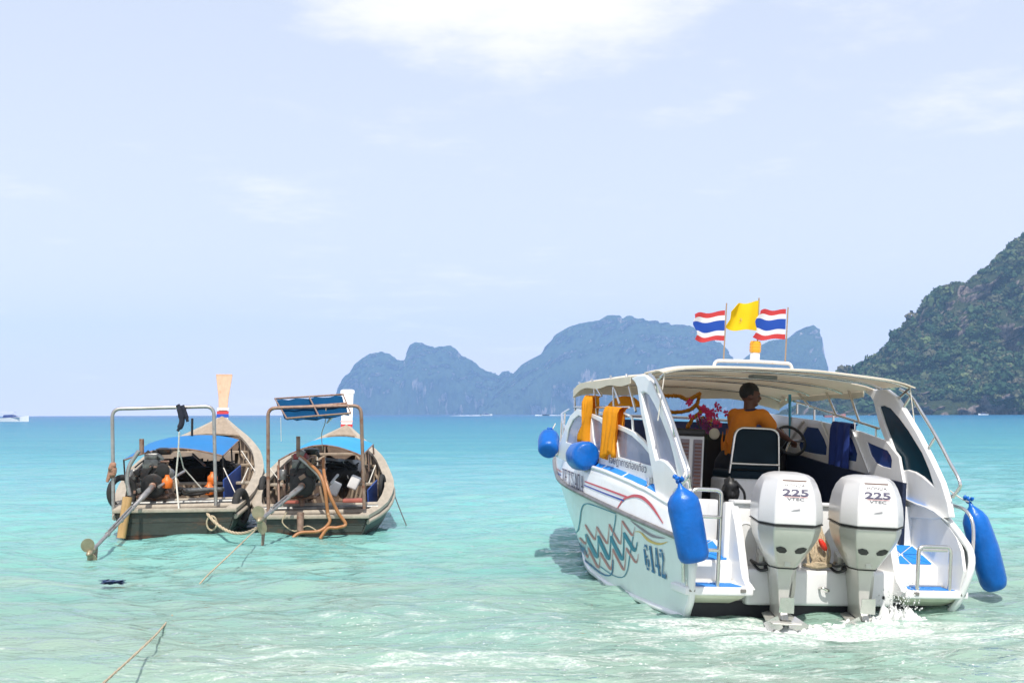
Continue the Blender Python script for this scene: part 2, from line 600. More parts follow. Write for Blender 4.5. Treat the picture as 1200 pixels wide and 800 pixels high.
def sea_material():
    m = bpy.data.materials.new('sea_water')
    m.use_nodes = True
    N, Lk = m.node_tree.nodes, m.node_tree.links
    N.clear()
    out = N.new('ShaderNodeOutputMaterial')
    tc = N.new('ShaderNodeTexCoord')
    sep = N.new('ShaderNodeSeparateXYZ')
    Lk.new(tc.outputs['Object'], sep.inputs[0])

    def M(op, a, b=None, clamp=False):
        n = N.new('ShaderNodeMath')
        n.operation = op
        n.use_clamp = clamp
        for i, v in enumerate((a, b)):
            if v is None:
                continue
            if isinstance(v, (int, float)):
                n.inputs[i].default_value = v
            else:
                Lk.new(v, n.inputs[i])
        return n.outputs[0]

    def noise_(scale, detail, rough, sc=(1, 1, 1), loc=(0, 0, 0), dist=0.0):
        mp = N.new('ShaderNodeMapping')
        mp.inputs['Scale'].default_value = sc
        mp.inputs['Location'].default_value = loc
        Lk.new(tc.outputs['Object'], mp.inputs[0])
        n = N.new('ShaderNodeTexNoise')
        n.inputs['Scale'].default_value = scale
        n.inputs['Detail'].default_value = detail
        n.inputs['Roughness'].default_value = rough
        n.inputs['Distortion'].default_value = dist
        Lk.new(mp.outputs[0], n.inputs['Vector'])
        return n.outputs[0]

    def smooth(v, lo, hi):
        r = N.new('ShaderNodeMapRange')
        r.interpolation_type = 'SMOOTHSTEP'
        r.inputs['From Min'].default_value = lo
        r.inputs['From Max'].default_value = hi
        Lk.new(v, r.inputs['Value'])
        return r.outputs[0]

    # depth of the bottom: the bay deepens away from the beach, with sandy bars; finer noise paints ripple light and dark
    y = sep.outputs[1]
    x = sep.outputs[0]
    patch = noise_(0.12, 4, 0.6, (0.6, 1.4, 1))
    patch2 = noise_(0.9, 4, 0.6, (0.35, 1.0, 1), (4, 9, 0))
    lg = M('LOGARITHM', M('MAXIMUM', M('ADD', y, 0.0), 2.0), 10.0)
    t = M('ADD', lg, M('MULTIPLY', M('SUBTRACT', patch, 0.5), 0.30))
    t = M('ADD', t, M('MULTIPLY', M('SUBTRACT', patch2, 0.5), 0.42))  # finer streaks put ripple light and dark into the colour
    ripple_tone = noise_(2.6, 5, 0.62, (0.28, 1.0, 1), (11, 4, 0))
    t = M('ADD', t, M('MULTIPLY', M('SUBTRACT', ripple_tone, 0.5), 0.30))  # pale sky glints and dark wave facets, painted into the water colour
    swell = noise_(0.16, 6, 0.66, (0.22, 1.0, 1), (2, 14, 0))
    t = M('ADD', t, M('MULTIPLY', M('SUBTRACT', swell, 0.5), M('MULTIPLY', smooth(lg, 1.3, 1.9), 1.1)))  # ripple contrast of the distant water, painted as tone
    t = M('SUBTRACT', t, M('MULTIPLY', smooth(x, 0.0, 7.0), 0.05))
    ramp = N.new('ShaderNodeValToRGB')
    cr = ramp.color_ramp
    stops = [(0.70, (0.46, 0.53, 0.42)), (1.00, (0.34, 0.50, 0.41)), (1.22, (0.20, 0.46, 0.41)), (1.42, (0.150, 0.415, 0.425)),
             (1.75, (0.10, 0.345, 0.42)), (2.2, (0.066, 0.27, 0.40)), (2.75, (0.035, 0.185, 0.35)), (3.4, (0.012, 0.09, 0.25))]
    lo, hi = 0.6, 3.6
    while len(cr.elements) < len(stops):
        cr.elements.new(0.5)
    for e, (p, c) in zip(cr.elements, stops):
        e.position = (p - lo) / (hi - lo)
        e.color = (*c, 1)
    Lk.new(M('DIVIDE', M('SUBTRACT', t, lo), hi - lo), ramp.inputs[0])

    # foam: broken streaks of surf in the shallows and churned water behind the motors
    f1 = noise_(2.2, 9, 0.72, (0.55, 1.5, 1), (2, 5, 0), 0.6)
    f2 = noise_(9.0, 5, 0.7, (0.7, 1.3, 1), (7, 1, 0))
    belt = M('MULTIPLY', smooth(y, 6.4, 8.6), M('SUBTRACT', 1.0, smooth(y, 10.0, 13.6)))
    belt = M('MULTIPLY', belt, smooth(x, -4.2, -1.2))
    broad = noise_(0.33, 3, 0.5, (0.5, 1.3, 1), (1, 3, 0))
    ddx = M('DIVIDE', M('SUBTRACT', x, STERN.x), 2.1)
    ddy = M('DIVIDE', M('SUBTRACT', y, STERN.y - 0.35), 0.75)
    churn = M('SUBTRACT', 1.0, M('SQRT', M('ADD', M('MULTIPLY', ddx, ddx), M('MULTIPLY', ddy, ddy))), clamp=True)
    pd = M('ADD', M('MULTIPLY', f1, 0.68), M('MULTIPLY', f2, 0.32))
    pd = M('ADD', pd, M('MULTIPLY', belt, M('MULTIPLY', broad, 0.22)))
    pd = M('ADD', pd, M('MULTIPLY', churn, 0.13))
    foam = M('MULTIPLY', smooth(pd, 0.585, 0.78), M('ADD', 0.25, M('MULTIPLY', smooth(noise_(34, 4, 0.65, (0.8, 1.3, 1), (2, 2, 0)), 0.40, 0.60), 0.75)))
    specks = M('MULTIPLY', smooth(noise_(24, 2, 0.5, (1, 1.4, 1)), 0.67, 0.74), M('MULTIPLY', belt, 0.9))
    foam = M('MAXIMUM', foam, specks, clamp=True)
    near = M('SUBTRACT', 1.0, smooth(y, 13.0, 20.0))
    foam = M('MULTIPLY', foam, near)

    # ripples
    h1 = noise_(3.2, 4, 0.55, (0.55, 1.5, 1))
    h2 = noise_(11.0, 4, 0.55, (0.6, 1.4, 1), (3, 3, 3))
    h3 = noise_(0.8, 5, 0.62, (0.35, 1.6, 1), (8, 3, 3))
    hh = M('ADD', M('MULTIPLY', h1, 0.085), M('MULTIPLY', h2, 0.032))
    far = smooth(y, 18.0, 70.0)
    hh = M('ADD', hh, M('MULTIPLY', M('MULTIPLY', h3, 0.9), far))
    bp = N.new('ShaderNodeBump')
    bp.inputs['Strength'].default_value = 0.85
    bp.inputs['Distance'].default_value = 1.0
    Lk.new(hh, bp.inputs['Height'])

    body = N.new('ShaderNodeBsdfDiffuse')
    Lk.new(ramp.outputs[0], body.inputs['Color'])
    Lk.new(bp.outputs[0], body.inputs['Normal'])
    clear = N.new('ShaderNodeBsdfTransparent')
    clear.inputs['Color'].default_value = (0.62, 0.93, 0.86, 1)
    mixc = N.new('ShaderNodeMixShader')
    shallow = M('SUBTRACT', 1.0, smooth(y, 9.0, 22.0))
    Lk.new(M('ADD', M('MULTIPLY', shallow, 0.30), 0.04), mixc.inputs[0])
    Lk.new(body.outputs[0], mixc.inputs[1])
    Lk.new(clear.outputs[0], mixc.inputs[2])
    gl = N.new('ShaderNodeBsdfGlossy')
    gl.inputs['Roughness'].default_value = 0.06
    Lk.new(bp.outputs[0], gl.inputs['Normal'])
    fr = N.new('ShaderNodeFresnel')
    fr.inputs['IOR'].default_value = 1.333
    Lk.new(bp.outputs[0], fr.inputs['Normal'])
    mixg = N.new('ShaderNodeMixShader')
    Lk.new(M('MINIMUM', fr.outputs[0], 0.65), mixg.inputs[0])
    Lk.new(mixc.outputs[0], mixg.inputs[1])
    Lk.new(gl.outputs[0], mixg.inputs[2])
    fo = N.new('ShaderNodeBsdfDiffuse')
    fo.inputs['Color'].default_value = (0.80, 0.80, 0.76, 1)
    Lk.new(bp.outputs[0], fo.inputs['Normal'])
    mixf = N.new('ShaderNodeMixShader')
    Lk.new(M('MULTIPLY', foam, 0.85), mixf.inputs[0])
    Lk.new(mixg.outputs[0], mixf.inputs[1])
    Lk.new(fo.outputs[0], mixf.inputs[2])
    Lk.new(mixf.outputs[0], out.inputs['Surface'])
    return m


def build_sea():
    ys = [-60, -20, -6, 0, 2.0]
    yv = 3.0
    while yv < 5150:
        ys.append(yv)
        yv += min(max(0.045, yv * yv / (CAM_H * FPX) * 0.65), 600)
    ys.append(5250.0)
    ys = np.array(ys)
    nc = 470
    u = np.linspace(-1, 1, nc)
    half = np.clip(0.5 * np.abs(ys) + 7.0, 0, 4400)
    half[:4] = 30
    X = half[:, None] * u[None, :]
    Y = np.repeat(ys[:, None], nc, 1)
    dyy = np.gradient(ys)
    dxx = half * 2 / nc
    sp = np.maximum(dyy, dxx * 0.6)[:, None]
    Z = np.zeros_like(X)
    r2 = np.random.default_rng(5)
    nw = 64
    for k in range(nw):
        lam = 0.28 * (26.0) ** (k / (nw - 1))
        ang = r2.normal(0, 0.55) + 0.12
        kx, ky = math.sin(ang) * 2 * math.pi / lam, math.cos(ang) * 2 * math.pi / lam
        amp = 0.0088 * lam ** 0.9 * r2.uniform(0.6, 1.3)
        if lam > 1.1:
            amp *= (1.1 / lam) ** 0.95
        ph = kx * X + ky * Y + r2.uniform(0, 6.28)
        # slow group modulation so crests come and go
        g = 0.65 + 0.35 * np.sin(ph * 0.13 + X * 0.21 / lam + r2.uniform(0, 6.28))
        w = amp * g * (np.sin(ph) + 0.25 * np.sin(2 * ph + 1.2))
        Z += w * np.clip((lam / (2.5 * sp) - 0.8), 0, 1)
    # keep swell off the shore side of the frame lower
    Z[:5] = 0
    o = fast_mesh('sea', np.stack([X, Y, Z], -1).reshape(-1, 3), grid_faces(len(ys), nc), sea_material())
    o.data.shade_smooth()
    tag(o, None, kind='structure')
    return o


sea = build_sea()

bed = MB()
gx = np.linspace(-30, 40, 36)
gy = np.linspace(-20, 60, 41)
pts = [[(x, y, -0.45 - 0.05 * max(y - 4, 0) + 0.12 * noise.noise(Vector((x * 0.3, y * 0.3, 0)))) for x in gx] for y in gy]
V = [p for r in pts for p in r]
F = grid_faces(41, 36).tolist()
bed.add(V, F)
SAND = mat('seabed_sand', (0.62, 0.55, 0.42), 0.9, var=0.15, scale=0.8, bump=0.3, bscale=3)
tag(bed.build('seabed', SAND, smooth=180), None, kind='structure')


# ------------------------------------------------------------------ islands
def land_material(name, green, green2, rock, rock2, sc, rock_lo=0.56, rock_hi=0.66):
    m = bpy.data.materials.new(name)
    m.use_nodes = True
    N, Lk = m.node_tree.nodes, m.node_tree.links
    b = N['Principled BSDF']
    b.inputs['Roughness'].default_value = 0.9
    b.inputs['Specular IOR Level'].default_value = 0.1
    tc = N.new('ShaderNodeTexCoord')

    def nz(scale, detail, s_=(1, 1, 1), loc=(0, 0, 0)):
        mp = N.new('ShaderNodeMapping')
        mp.inputs['Scale'].default_value = s_
        mp.inputs['Location'].default_value = loc
        Lk.new(tc.outputs['Object'], mp.inputs[0])
        n = N.new('ShaderNodeTexNoise')
        n.inputs['Scale'].default_value = scale
        n.inputs['Detail'].default_value = detail
        n.inputs['Roughness'].default_value = 0.65
        Lk.new(mp.outputs[0], n.inputs['Vector'])
        return n.outputs[0]

    def rm(v, lo, hi):
        r = N.new('ShaderNodeMapRange')
        r.interpolation_type = 'SMOOTHSTEP'
        r.inputs['From Min'].default_value = lo
        r.inputs['From Max'].default_value = hi
        Lk.new(v, r.inputs['Value'])
        return r.outputs[0]

    def mix(f, a, c):
        x = N.new('ShaderNodeMix')
        x.data_type = 'RGBA'
        Lk.new(f, x.inputs['Factor'])
        for key, v in (('A', a), ('B', c)):
            if isinstance(v, tuple):
                x.inputs[key].default_value = (*v, 1)
            else:
                Lk.new(v, x.inputs[key])
        return x.outputs['Result']

    g = mix(rm(nz(sc * 9, 6), 0.35, 0.65), green, green2)
    rk = mix(rm(nz(sc * 10, 6, (1, 1, 0.15)), 0.4, 0.62), rock, rock2)
    geo = N.new('ShaderNodeNewGeometry')
    sp = N.new('ShaderNodeSeparateXYZ')
    Lk.new(geo.outputs['Normal'], sp.inputs[0])
    # steep faces carry bare limestone, with drips running down
    ad = N.new('ShaderNodeMath')
    ad.operation = 'MULTIPLY_ADD'
    Lk.new(sp.outputs[2], ad.inputs[0])
    ad.inputs[1].default_value = -0.28
    Lk.new(nz(sc * 2.4, 7, (1, 1, 0.35), (5, 3, 1)), ad.inputs[2])
    Lk.new(mix(rm(ad.outputs[0], rock_lo, rock_hi), g, rk), b.inputs['Base Color'])
    bp = N.new('ShaderNodeBump')
    bp.inputs['Strength'].default_value = 0.8
    bp.inputs['Distance'].default_value = 0.25 / sc
    Lk.new(nz(sc * 7, 8), bp.inputs['Height'])
    Lk.new(bp.outputs[0], b.inputs['Normal'])
    return m


def interp_profile(prof, step):
    xs = np.array([p[0] for p in prof], float)
    ys = np.array([p[1] for p in prof], float)
    px = np.arange(xs[0], xs[-1] + step * 0.5, step)
    return px, np.interp(px, xs, ys)


def fbm(x, y, z, o=5):
    return noise.fractal(Vector((x, y, z)), 0.9, 2.1, o)


def island(name, prof, D, depth, m, step=1.3, rows=44, jag=0.03, cliff=0.45, seed=0.0, ridged=1.0):
    px, py = interp_profile(prof, step)
    cx = (px[0] + px[-1]) / 2
    base_y = np.array([484.6 - (p - 600) * math.tan(ROLL) for p in px])
    H = np.maximum(base_y - py, 0) * D / FPX
    Hm = H.max()
    X = (px - 600) * D / FPX
    V = []
    nf = rows
    nb = 10
    for i in range(len(px)):
        x = X[i]
        for j in range(nf + nb):
            if j < nf:
                t = j / (nf - 1)
                # shore cliff, then a shouldered slope up to the ridge
                prof_t = cliff * min(1, t / 0.16) ** 0.8 + (1 - cliff) * (t ** 1.25) if t < 1 else 1
                if t >= 0.16:
                    u = (t - 0.16) / 0.84
                    prof_t = cliff + (1 - cliff) * (u ** 0.85)
                y = D - depth * (1 - t)
                h = H[i] * prof_t
            else:
                t = (j - nf + 1) / nb
                y = D + depth * 0.8 * t
                h = H[i] * (1 - t ** 1.6)
            k = 4.5 / Hm
            n1 = fbm(x * k + seed, y * k, h * k * 0.6)
            n2 = fbm(x * k * 4 + seed, y * k * 4 + 9, h * k * 1.2)
            yy = y - (n1 * 0.22 + n2 * 0.06) * depth * ridged * (1 if j < nf - 1 else 0.3)
            hz = h + (n2 * jag) * Hm * min(1.0, h / (0.25 * Hm + 1e-6)) * (0.5 if j == nf - 1 else 1.0)
            V.append((x + n2 * 0.02 * Hm, yy, max(hz, -3.0) if j not in (0,) else -3.0))
    o = fast_mesh(name, V, grid_faces(len(px), nf + nb), m)
    o.data.shade_smooth()
    return o


LANDF = land_material('far_karst', (0.03, 0.06, 0.035), (0.05, 0.085, 0.05), (0.50, 0.42, 0.38), (0.22, 0.19, 0.20), 0.010, 0.53, 0.63)
PROF_L = [(391, 485), (396, 462), (402, 444), (408, 437), (412, 434), (416, 426), (424, 419), (432, 414), (447, 411), (457, 414), (466, 420), (474, 421.5),
          (477, 409), (481, 403), (487, 400), (494, 400), (500, 404), (510, 406), (517, 404.5), (528, 404), (534, 408), (541, 416), (553, 420),
          (561, 428), (572, 434), (580, 437), (585, 439), (589, 434), (596, 434), (603, 437), (612, 450), (622, 485)]
PROF_M = [(566, 485), (576, 462), (590, 446), (604, 434), (612, 426), (620, 421), (634, 414), (642, 402), (651, 391), (667, 382), (682, 377), (703, 374), (712, 368.5),
          (724, 369.5), (729, 373), (736, 368.5), (748, 372), (758, 375), (772, 375), (786, 379), (810, 380), (824, 390), (848, 404), (857, 418), (868, 452), (880, 485)]
PROF_R = [(835, 485), (846, 446), (856, 429), (866, 424), (878, 414), (889, 405), (902, 398), (915, 396.5), (924, 395), (934, 387), (945, 382), (953, 380), (959, 385),
          (962, 396), (964, 412), (966, 436), (968, 462), (969, 485)]
for nm, pr, D, dp, sd_ in (('island', PROF_L, 4700, 230, 0.0), ('island', PROF_M, 4500, 260, 13.0), ('island', PROF_R, 4100, 110, 29.0)):
    tag(island(nm, pr, D, dp, LANDF, seed=sd_, jag=0.02, cliff=0.5), None, kind='structure')

HEADM = land_material('headland_ground', (0.035, 0.055, 0.025), (0.06, 0.075, 0.035), (0.36, 0.29, 0.26), (0.17, 0.135, 0.13), 0.035, 0.36, 0.46)
PROF_H = [(938, 484), (948, 470), (960, 459), (975, 447), (992, 437), (1013, 427), (1031, 420), (1041, 408), (1049, 398), (1061, 378), (1072, 370), (1082, 365), (1091, 349),
          (1100, 341), (1112, 334), (1127, 333), (1142, 326), (1160, 313), (1178, 298), (1196, 280), (1225, 262), (1270, 240), (1330, 222), (1400, 214), (1480, 226), (1560, 260), (1640, 330), (1690, 484)]
HD = 1150
head = island('headland', PROF_H, HD, 190, HEADM, step=2.2, rows=60, jag=0.022, cliff=0.16, seed=5.0, ridged=1.0)
tag(head, None, kind='structure')


def tree_cover(src, count, smin, smax, seed, name, m, label):
    """ragged crowns of loose leaf clumps over the slope"""
    me = src.data
    nv = len(me.vertices)
    co = np.empty(nv * 3, np.float32)
    me.vertices.foreach_get('co', co)
    co = co.reshape(-1, 3)
    no = np.empty(nv * 3, np.float32)
    me.vertices.foreach_get('normal', no)
    no = no.reshape(-1, 3)
    r = np.random.default_rng(seed)
    vis = (co[:, 0] / co[:, 1] < 0.46) & (co[:, 2] > 2.0) & (co[:, 1] < HD + 45)
    nzv = np.array([noise.noise(Vector((c[0] * 0.03, c[1] * 0.03, c[2] * 0.03))) for c in co])
    cut = (no[:, 1] < -0.86) & (nzv > 0.0) | ((co[:, 2] < 11) & (nzv > -0.15))
    nzc = np.array([noise.noise(Vector((c[0] * 0.045 + 7, c[1] * 0.02, c[2] * 0.013))) for c in co])
    cut |= nzc > 0.24
    ids = np.nonzero(vis & ~cut)[0]
    pick = r.choice(ids, count)
    P = co[pick] + r.uniform(-2.2, 2.2, (count, 3)) * np.array([1, 1, 0.5])
    S = (smin + (smax - smin) * r.random(count) ** 1.6) * (1 + 0.7 * (r.random(count) < 0.07))
    nl = 64
    d = r.normal(size=(count, nl, 3))
    d /= np.linalg.norm(d, axis=2, keepdims=True)
    d[:, :, 2] = np.abs(d[:, :, 2]) * 1.15 - 0.35
    rr = r.uniform(0.72, 1.08, (count, nl, 1))
    lump = 1 + 0.25 * np.sin(d[:, :, :1] * 5 + r.uniform(0, 6, (count, 1, 1))) * np.sin(d[:, :, 1:2] * 5 + r.uniform(0, 6, (count, 1, 1)))
    C = P[:, None, :] + d * rr * lump * S[:, None, None] * np.array([1.0, 1.0, 0.85]) + np.array([0, 0, 0.35]) * S[:, None, None]
    nrm = d + r.normal(size=d.shape) * 0.45
    nrm /= np.linalg.norm(nrm, axis=2, keepdims=True)
    a = np.cross(nrm, r.normal(size=d.shape))
    a /= np.linalg.norm(a, axis=2, keepdims=True)
    b = np.cross(nrm, a)
    q = (S[:, None, None] * r.uniform(0.14, 0.34, (count, nl, 1)))
    quad = np.stack([C - a * q - b * q * .6, C + a * q - b * q * .7, C + a * q * .8 + b * q, C - a * q * .7 + b * q * .8], 2)
    V = quad.reshape(-1, 3)
    F = np.arange(len(V)).reshape(-1, 4)
    o = fast_mesh(name, V, F, m)
    # per-tree tint so that crowns differ
    at_ = o.data.attributes.new('tint', 'FLOAT', 'POINT')
    at_.data.foreach_set('value', np.repeat(r.random(count), nl * 4).astype(np.float32))
    tag(o, label, None, kind='stuff')
    return o


def leaf_cover_material():
    m = bpy.data.materials.new('forest_leaves')
    m.use_nodes = True
    N, Lk = m.node_tree.nodes, m.node_tree.links
    b = N['Principled BSDF']
    b.inputs['Roughness'].default_value = 0.8
    b.inputs['Specular IOR Level'].default_value = 0.2
    a = N.new('ShaderNodeAttribute')
    a.attribute_name = 'tint'
    r = N.new('ShaderNodeValToRGB')
    st = [(0.0, (0.020, 0.052, 0.026)), (0.35, (0.036, 0.080, 0.036)), (0.6, (0.066, 0.105, 0.045)), (0.8, (0.085, 0.080, 0.050)), (0.93, (0.115, 0.165, 0.06)), (1.0, (0.13, 0.11, 0.075))]
    while len(r.color_ramp.elements) < len(st):
        r.color_ramp.elements.new(0.5)
    for e, (p, c) in zip(r.color_ramp.elements, st):
        e.position = p
        e.color = (*c, 1)
    Lk.new(a.outputs['Fac'], r.inputs[0])
    Lk.new(r.outputs[0], b.inputs['Base Color'])
    return m


woods = tree_cover(head, 9000, 1.1, 4.6, 3, 'headland_forest', leaf_cover_material(), 'dense green forest covering the steep headland')
woods['category'] = 'forest'


# ------------------------------------------------------------------ far boats
def far_speedboat(loc, rotz, L, label, cat, roof=None, m_hull=WHITE, roof_m=None):
    root = empty('far_speedboat', loc, (0, 0, rotz))
    h = MB()
    rings = []
    for k in range(9):
        t = k / 8
        hb = L * 0.15 * (1 - max(0, (t - 0.45) / 0.55) ** 2)
        zt = L * (0.095 + 0.075 * t ** 2)
        x = L * t
        rings.append([(x, -hb, zt), (x, -hb * 0.8, -0.1), (x - L * .02 * t, 0, -0.25 + 0.5 * t ** 3), (x, hb * 0.8, -0.1), (x, hb, zt)])
    h.loft(rings)
    h.build('hull', m_hull, root, smooth=40)
    c = MB()
    c.loft([[(L * .30, -L * .1, L * .1), (L * .30, L * .1, L * .1), (L * .33, L * .09, L * .19), (L * .33, -L * .09, L * .19)],
            [(L * .72, -L * .08, L * .14), (L * .72, L * .08, L * .14), (L * .58, L * .07, L * .20), (L * .58, -L * .07, L * .20)]])
    c.build('cabin', TINT, root)
    r = MB()
    rz = L * 0.27
    r.sheet([[(L * x, L * y, rz - 0.3 * abs(y) * L * .1) for y in (-.12, -.06, 0, .06, .12)] for x in (.12, .3, .5, .62)], 0.04)
    r.build('roof', roof_m or WHITE, root)
    for sx in (.14, .6):
        for sy in (-.11, .11):
            MB().tube([(L * sx, L * sy, L * .1), (L * sx, L * sy, rz)], 0.03, 6).build('post', STEEL, root)
    for sy in (-.045, .045):
        MB().box((-L * .03, L * sy, L * .1), (L * .05, L * .05, L * .11), 0.05).build('motor', BLACKP, root)
    st = MB()
    st.box((L * .5, 0, L * .115), (L * .55, L * .285, 0.09), 0.02)
    st.build('stripe', TINT, root)
    tag(root, label, cat)
    return root


WAKE = mat('wake_foam', (0.82, 0.83, 0.84), 0.9, var=0.1)


def wake(pts, width, label):
    """low ridge of churned foam trailing a moving boat"""
    P = smooth_path(pts, 6)
    rings = []
    for i, p in enumerate(P):
        t = i / (len(P) - 1)
        w = width * (0.35 + 0.65 * t) * (1 + 0.3 * random.uniform(-1, 1))
        hgt = 0.55 * (1 - t) ** 0.7 * (1 + 0.5 * random.uniform(-1, 1)) + 0.05
        rings.append([(p.x, p.y - w, -0.1), (p.x, p.y - w * .4, hgt), (p.x, p.y + w * .4, hgt * 0.8), (p.x, p.y + w, -0.1)])
    o = MB().loft(rings, closed=True).build('wake', WAKE, smooth=60)
    tag(o, label, None, kind='stuff')


far_speedboat(at(34, 493, 380).xy.to_3d() + Vector((-10.8, 0, 0)), rad(4), 10.5, 'white speedboat with dark cabin crossing open water beyond the longtails', 'speedboat')
b1 = at(572, 485.5, 1500)
far_speedboat((b1.x - 8, 1500, 0), rad(8), 13, 'small white speedboat trailing a wake below the rocky island', 'speedboat')
wake([(b1.x - 7, 1500, 0), (b1.x - 24, 1502, 0), (b1.x - 46, 1506, 0)], 3.0, 'white wake trailing from the small speedboat below the island')
b2 = at(640, 485.5, 1400)
far_speedboat((b2.x + 3, 1400, 0), rad(205), 8, 'tiny dark motorboat throwing a white bow wave before the island', 'motorboat', m_hull=BLACKP)
wake([(b2.x - 12, 1400, 0), (b2.x + 8, 1401, 0), (b2.x + 34, 1404, 0)], 2.6, 'white wake of the tiny dark motorboat')
b3 = at(1158, 484, 900)
far_speedboat((b3.x, 900, 0), rad(180), 7, 'tiny white motorboat under the forested headland', 'motorboat')
b4 = at(966, 484, 520)
far_speedboat((b4.x, 520, 0), rad(-6), 8.5, 'distant boat with a faded red awning off the headland', 'boat', m_hull=SALMON, roof_m=PINKP)
b5 = at(272, 488, 420)

# ------------------------------------------------------------------ speedboat
SBLOC = (2.645, 11.355, 0.02)
SBROT = (0.0, rad(3), rad(14))
SB = Frame(SBLOC, SBROT)
boat = empty('speedboat', SBLOC, SBROT)
tag(boat, 'white passenger speedboat with canvas top, blue numbers on hull and twin outboards', 'speedboat')


def bthing(mb, name, m, p0, label, cat, group=None, smooth=60, bevel=0.0):
    """a separate thing on the boat: geometry given in boat coordinates"""
    p0 = Vector(p0)
    mb.v = [tuple(Vector(p) - p0) for p in mb.v]
    o = mb.build(name, m, None, smooth, bevel)
    o.location = SB.w(p0)
    o.rotation_euler = SBROT
    tag(o, label, cat, group)
    return o


def bempty(name, p0, label, cat, group=None):
    o = empty(name, SB.w(p0), SBROT)
    tag(o, label, cat, group)
    return o


def bpart(mb, name, m, parent, p0, smooth=60, bevel=0.0):
    p0 = Vector(p0)
    mb.v = [tuple(Vector(p) - p0) for p in mb.v]
    return mb.build(name, m, parent, smooth, bevel)


YT = np.array([-.4, .1, 1, 2, 3, 3.5, 4, 5, 6, 7, 7.8])
XR = np.array([1.36, 1.37, 1.38, 1.38, 1.36, 1.32, 1.22, .97, .70, .38, .02])
ZR = np.array([.60, .635, .70, .775, .85, .89, .925, 1.0, 1.08, 1.17, 1.24])
XC = np.array([1.25, 1.25, 1.25, 1.22, 1.10, 1.0, .86, .60, .34, .10, .01])
ZC = np.array([-.09, -.09, -.09, -.08, -.05, -.01, .05, .20, .40, .68, .95])
ZD = np.array([.74, .80, .985, 1.075, 1.125, 1.155, 1.18, 1.25, 1.32, 1.40, 1.45])


def smi(y, T):
    # softened interpolation
    return float((np.interp(y - .15, YT, T) + np.interp(y, YT, T) * 2 + np.interp(y + .15, YT, T)) / 4)


def zdeck(y):
    if y < 0.9:
        return float(np.interp(y, [-.3, -.2, -.08, .1, .2, .32, .5, .7, .9], [.69, .755, .815, .86, .87, .885, .915, .95, .975]))
    return smi(y, ZD)


def hull_x(y, z):
    zr, zc, zd = smi(y, ZR), smi(y, ZC), zdeck(y)
    xr, xc = smi(y, XR), smi(y, XC)
    if z >= zr:
        f = min(1, (z - zr) / max(zd - zr, 1e-4))
        return xr - 0.055 * f
    f = min(1, (zr - z) / (zr - zc))
    return xr + (xc - xr) * (f ** 1.15)


def on_hull(px, py, off=0.005):
    x = 1.33
    for _ in range(8):
        p = SB.hit(px, py, 0, -x)
        x = hull_x(p.y, p.z) + off
    return Vector((-x, p.y, p.z))


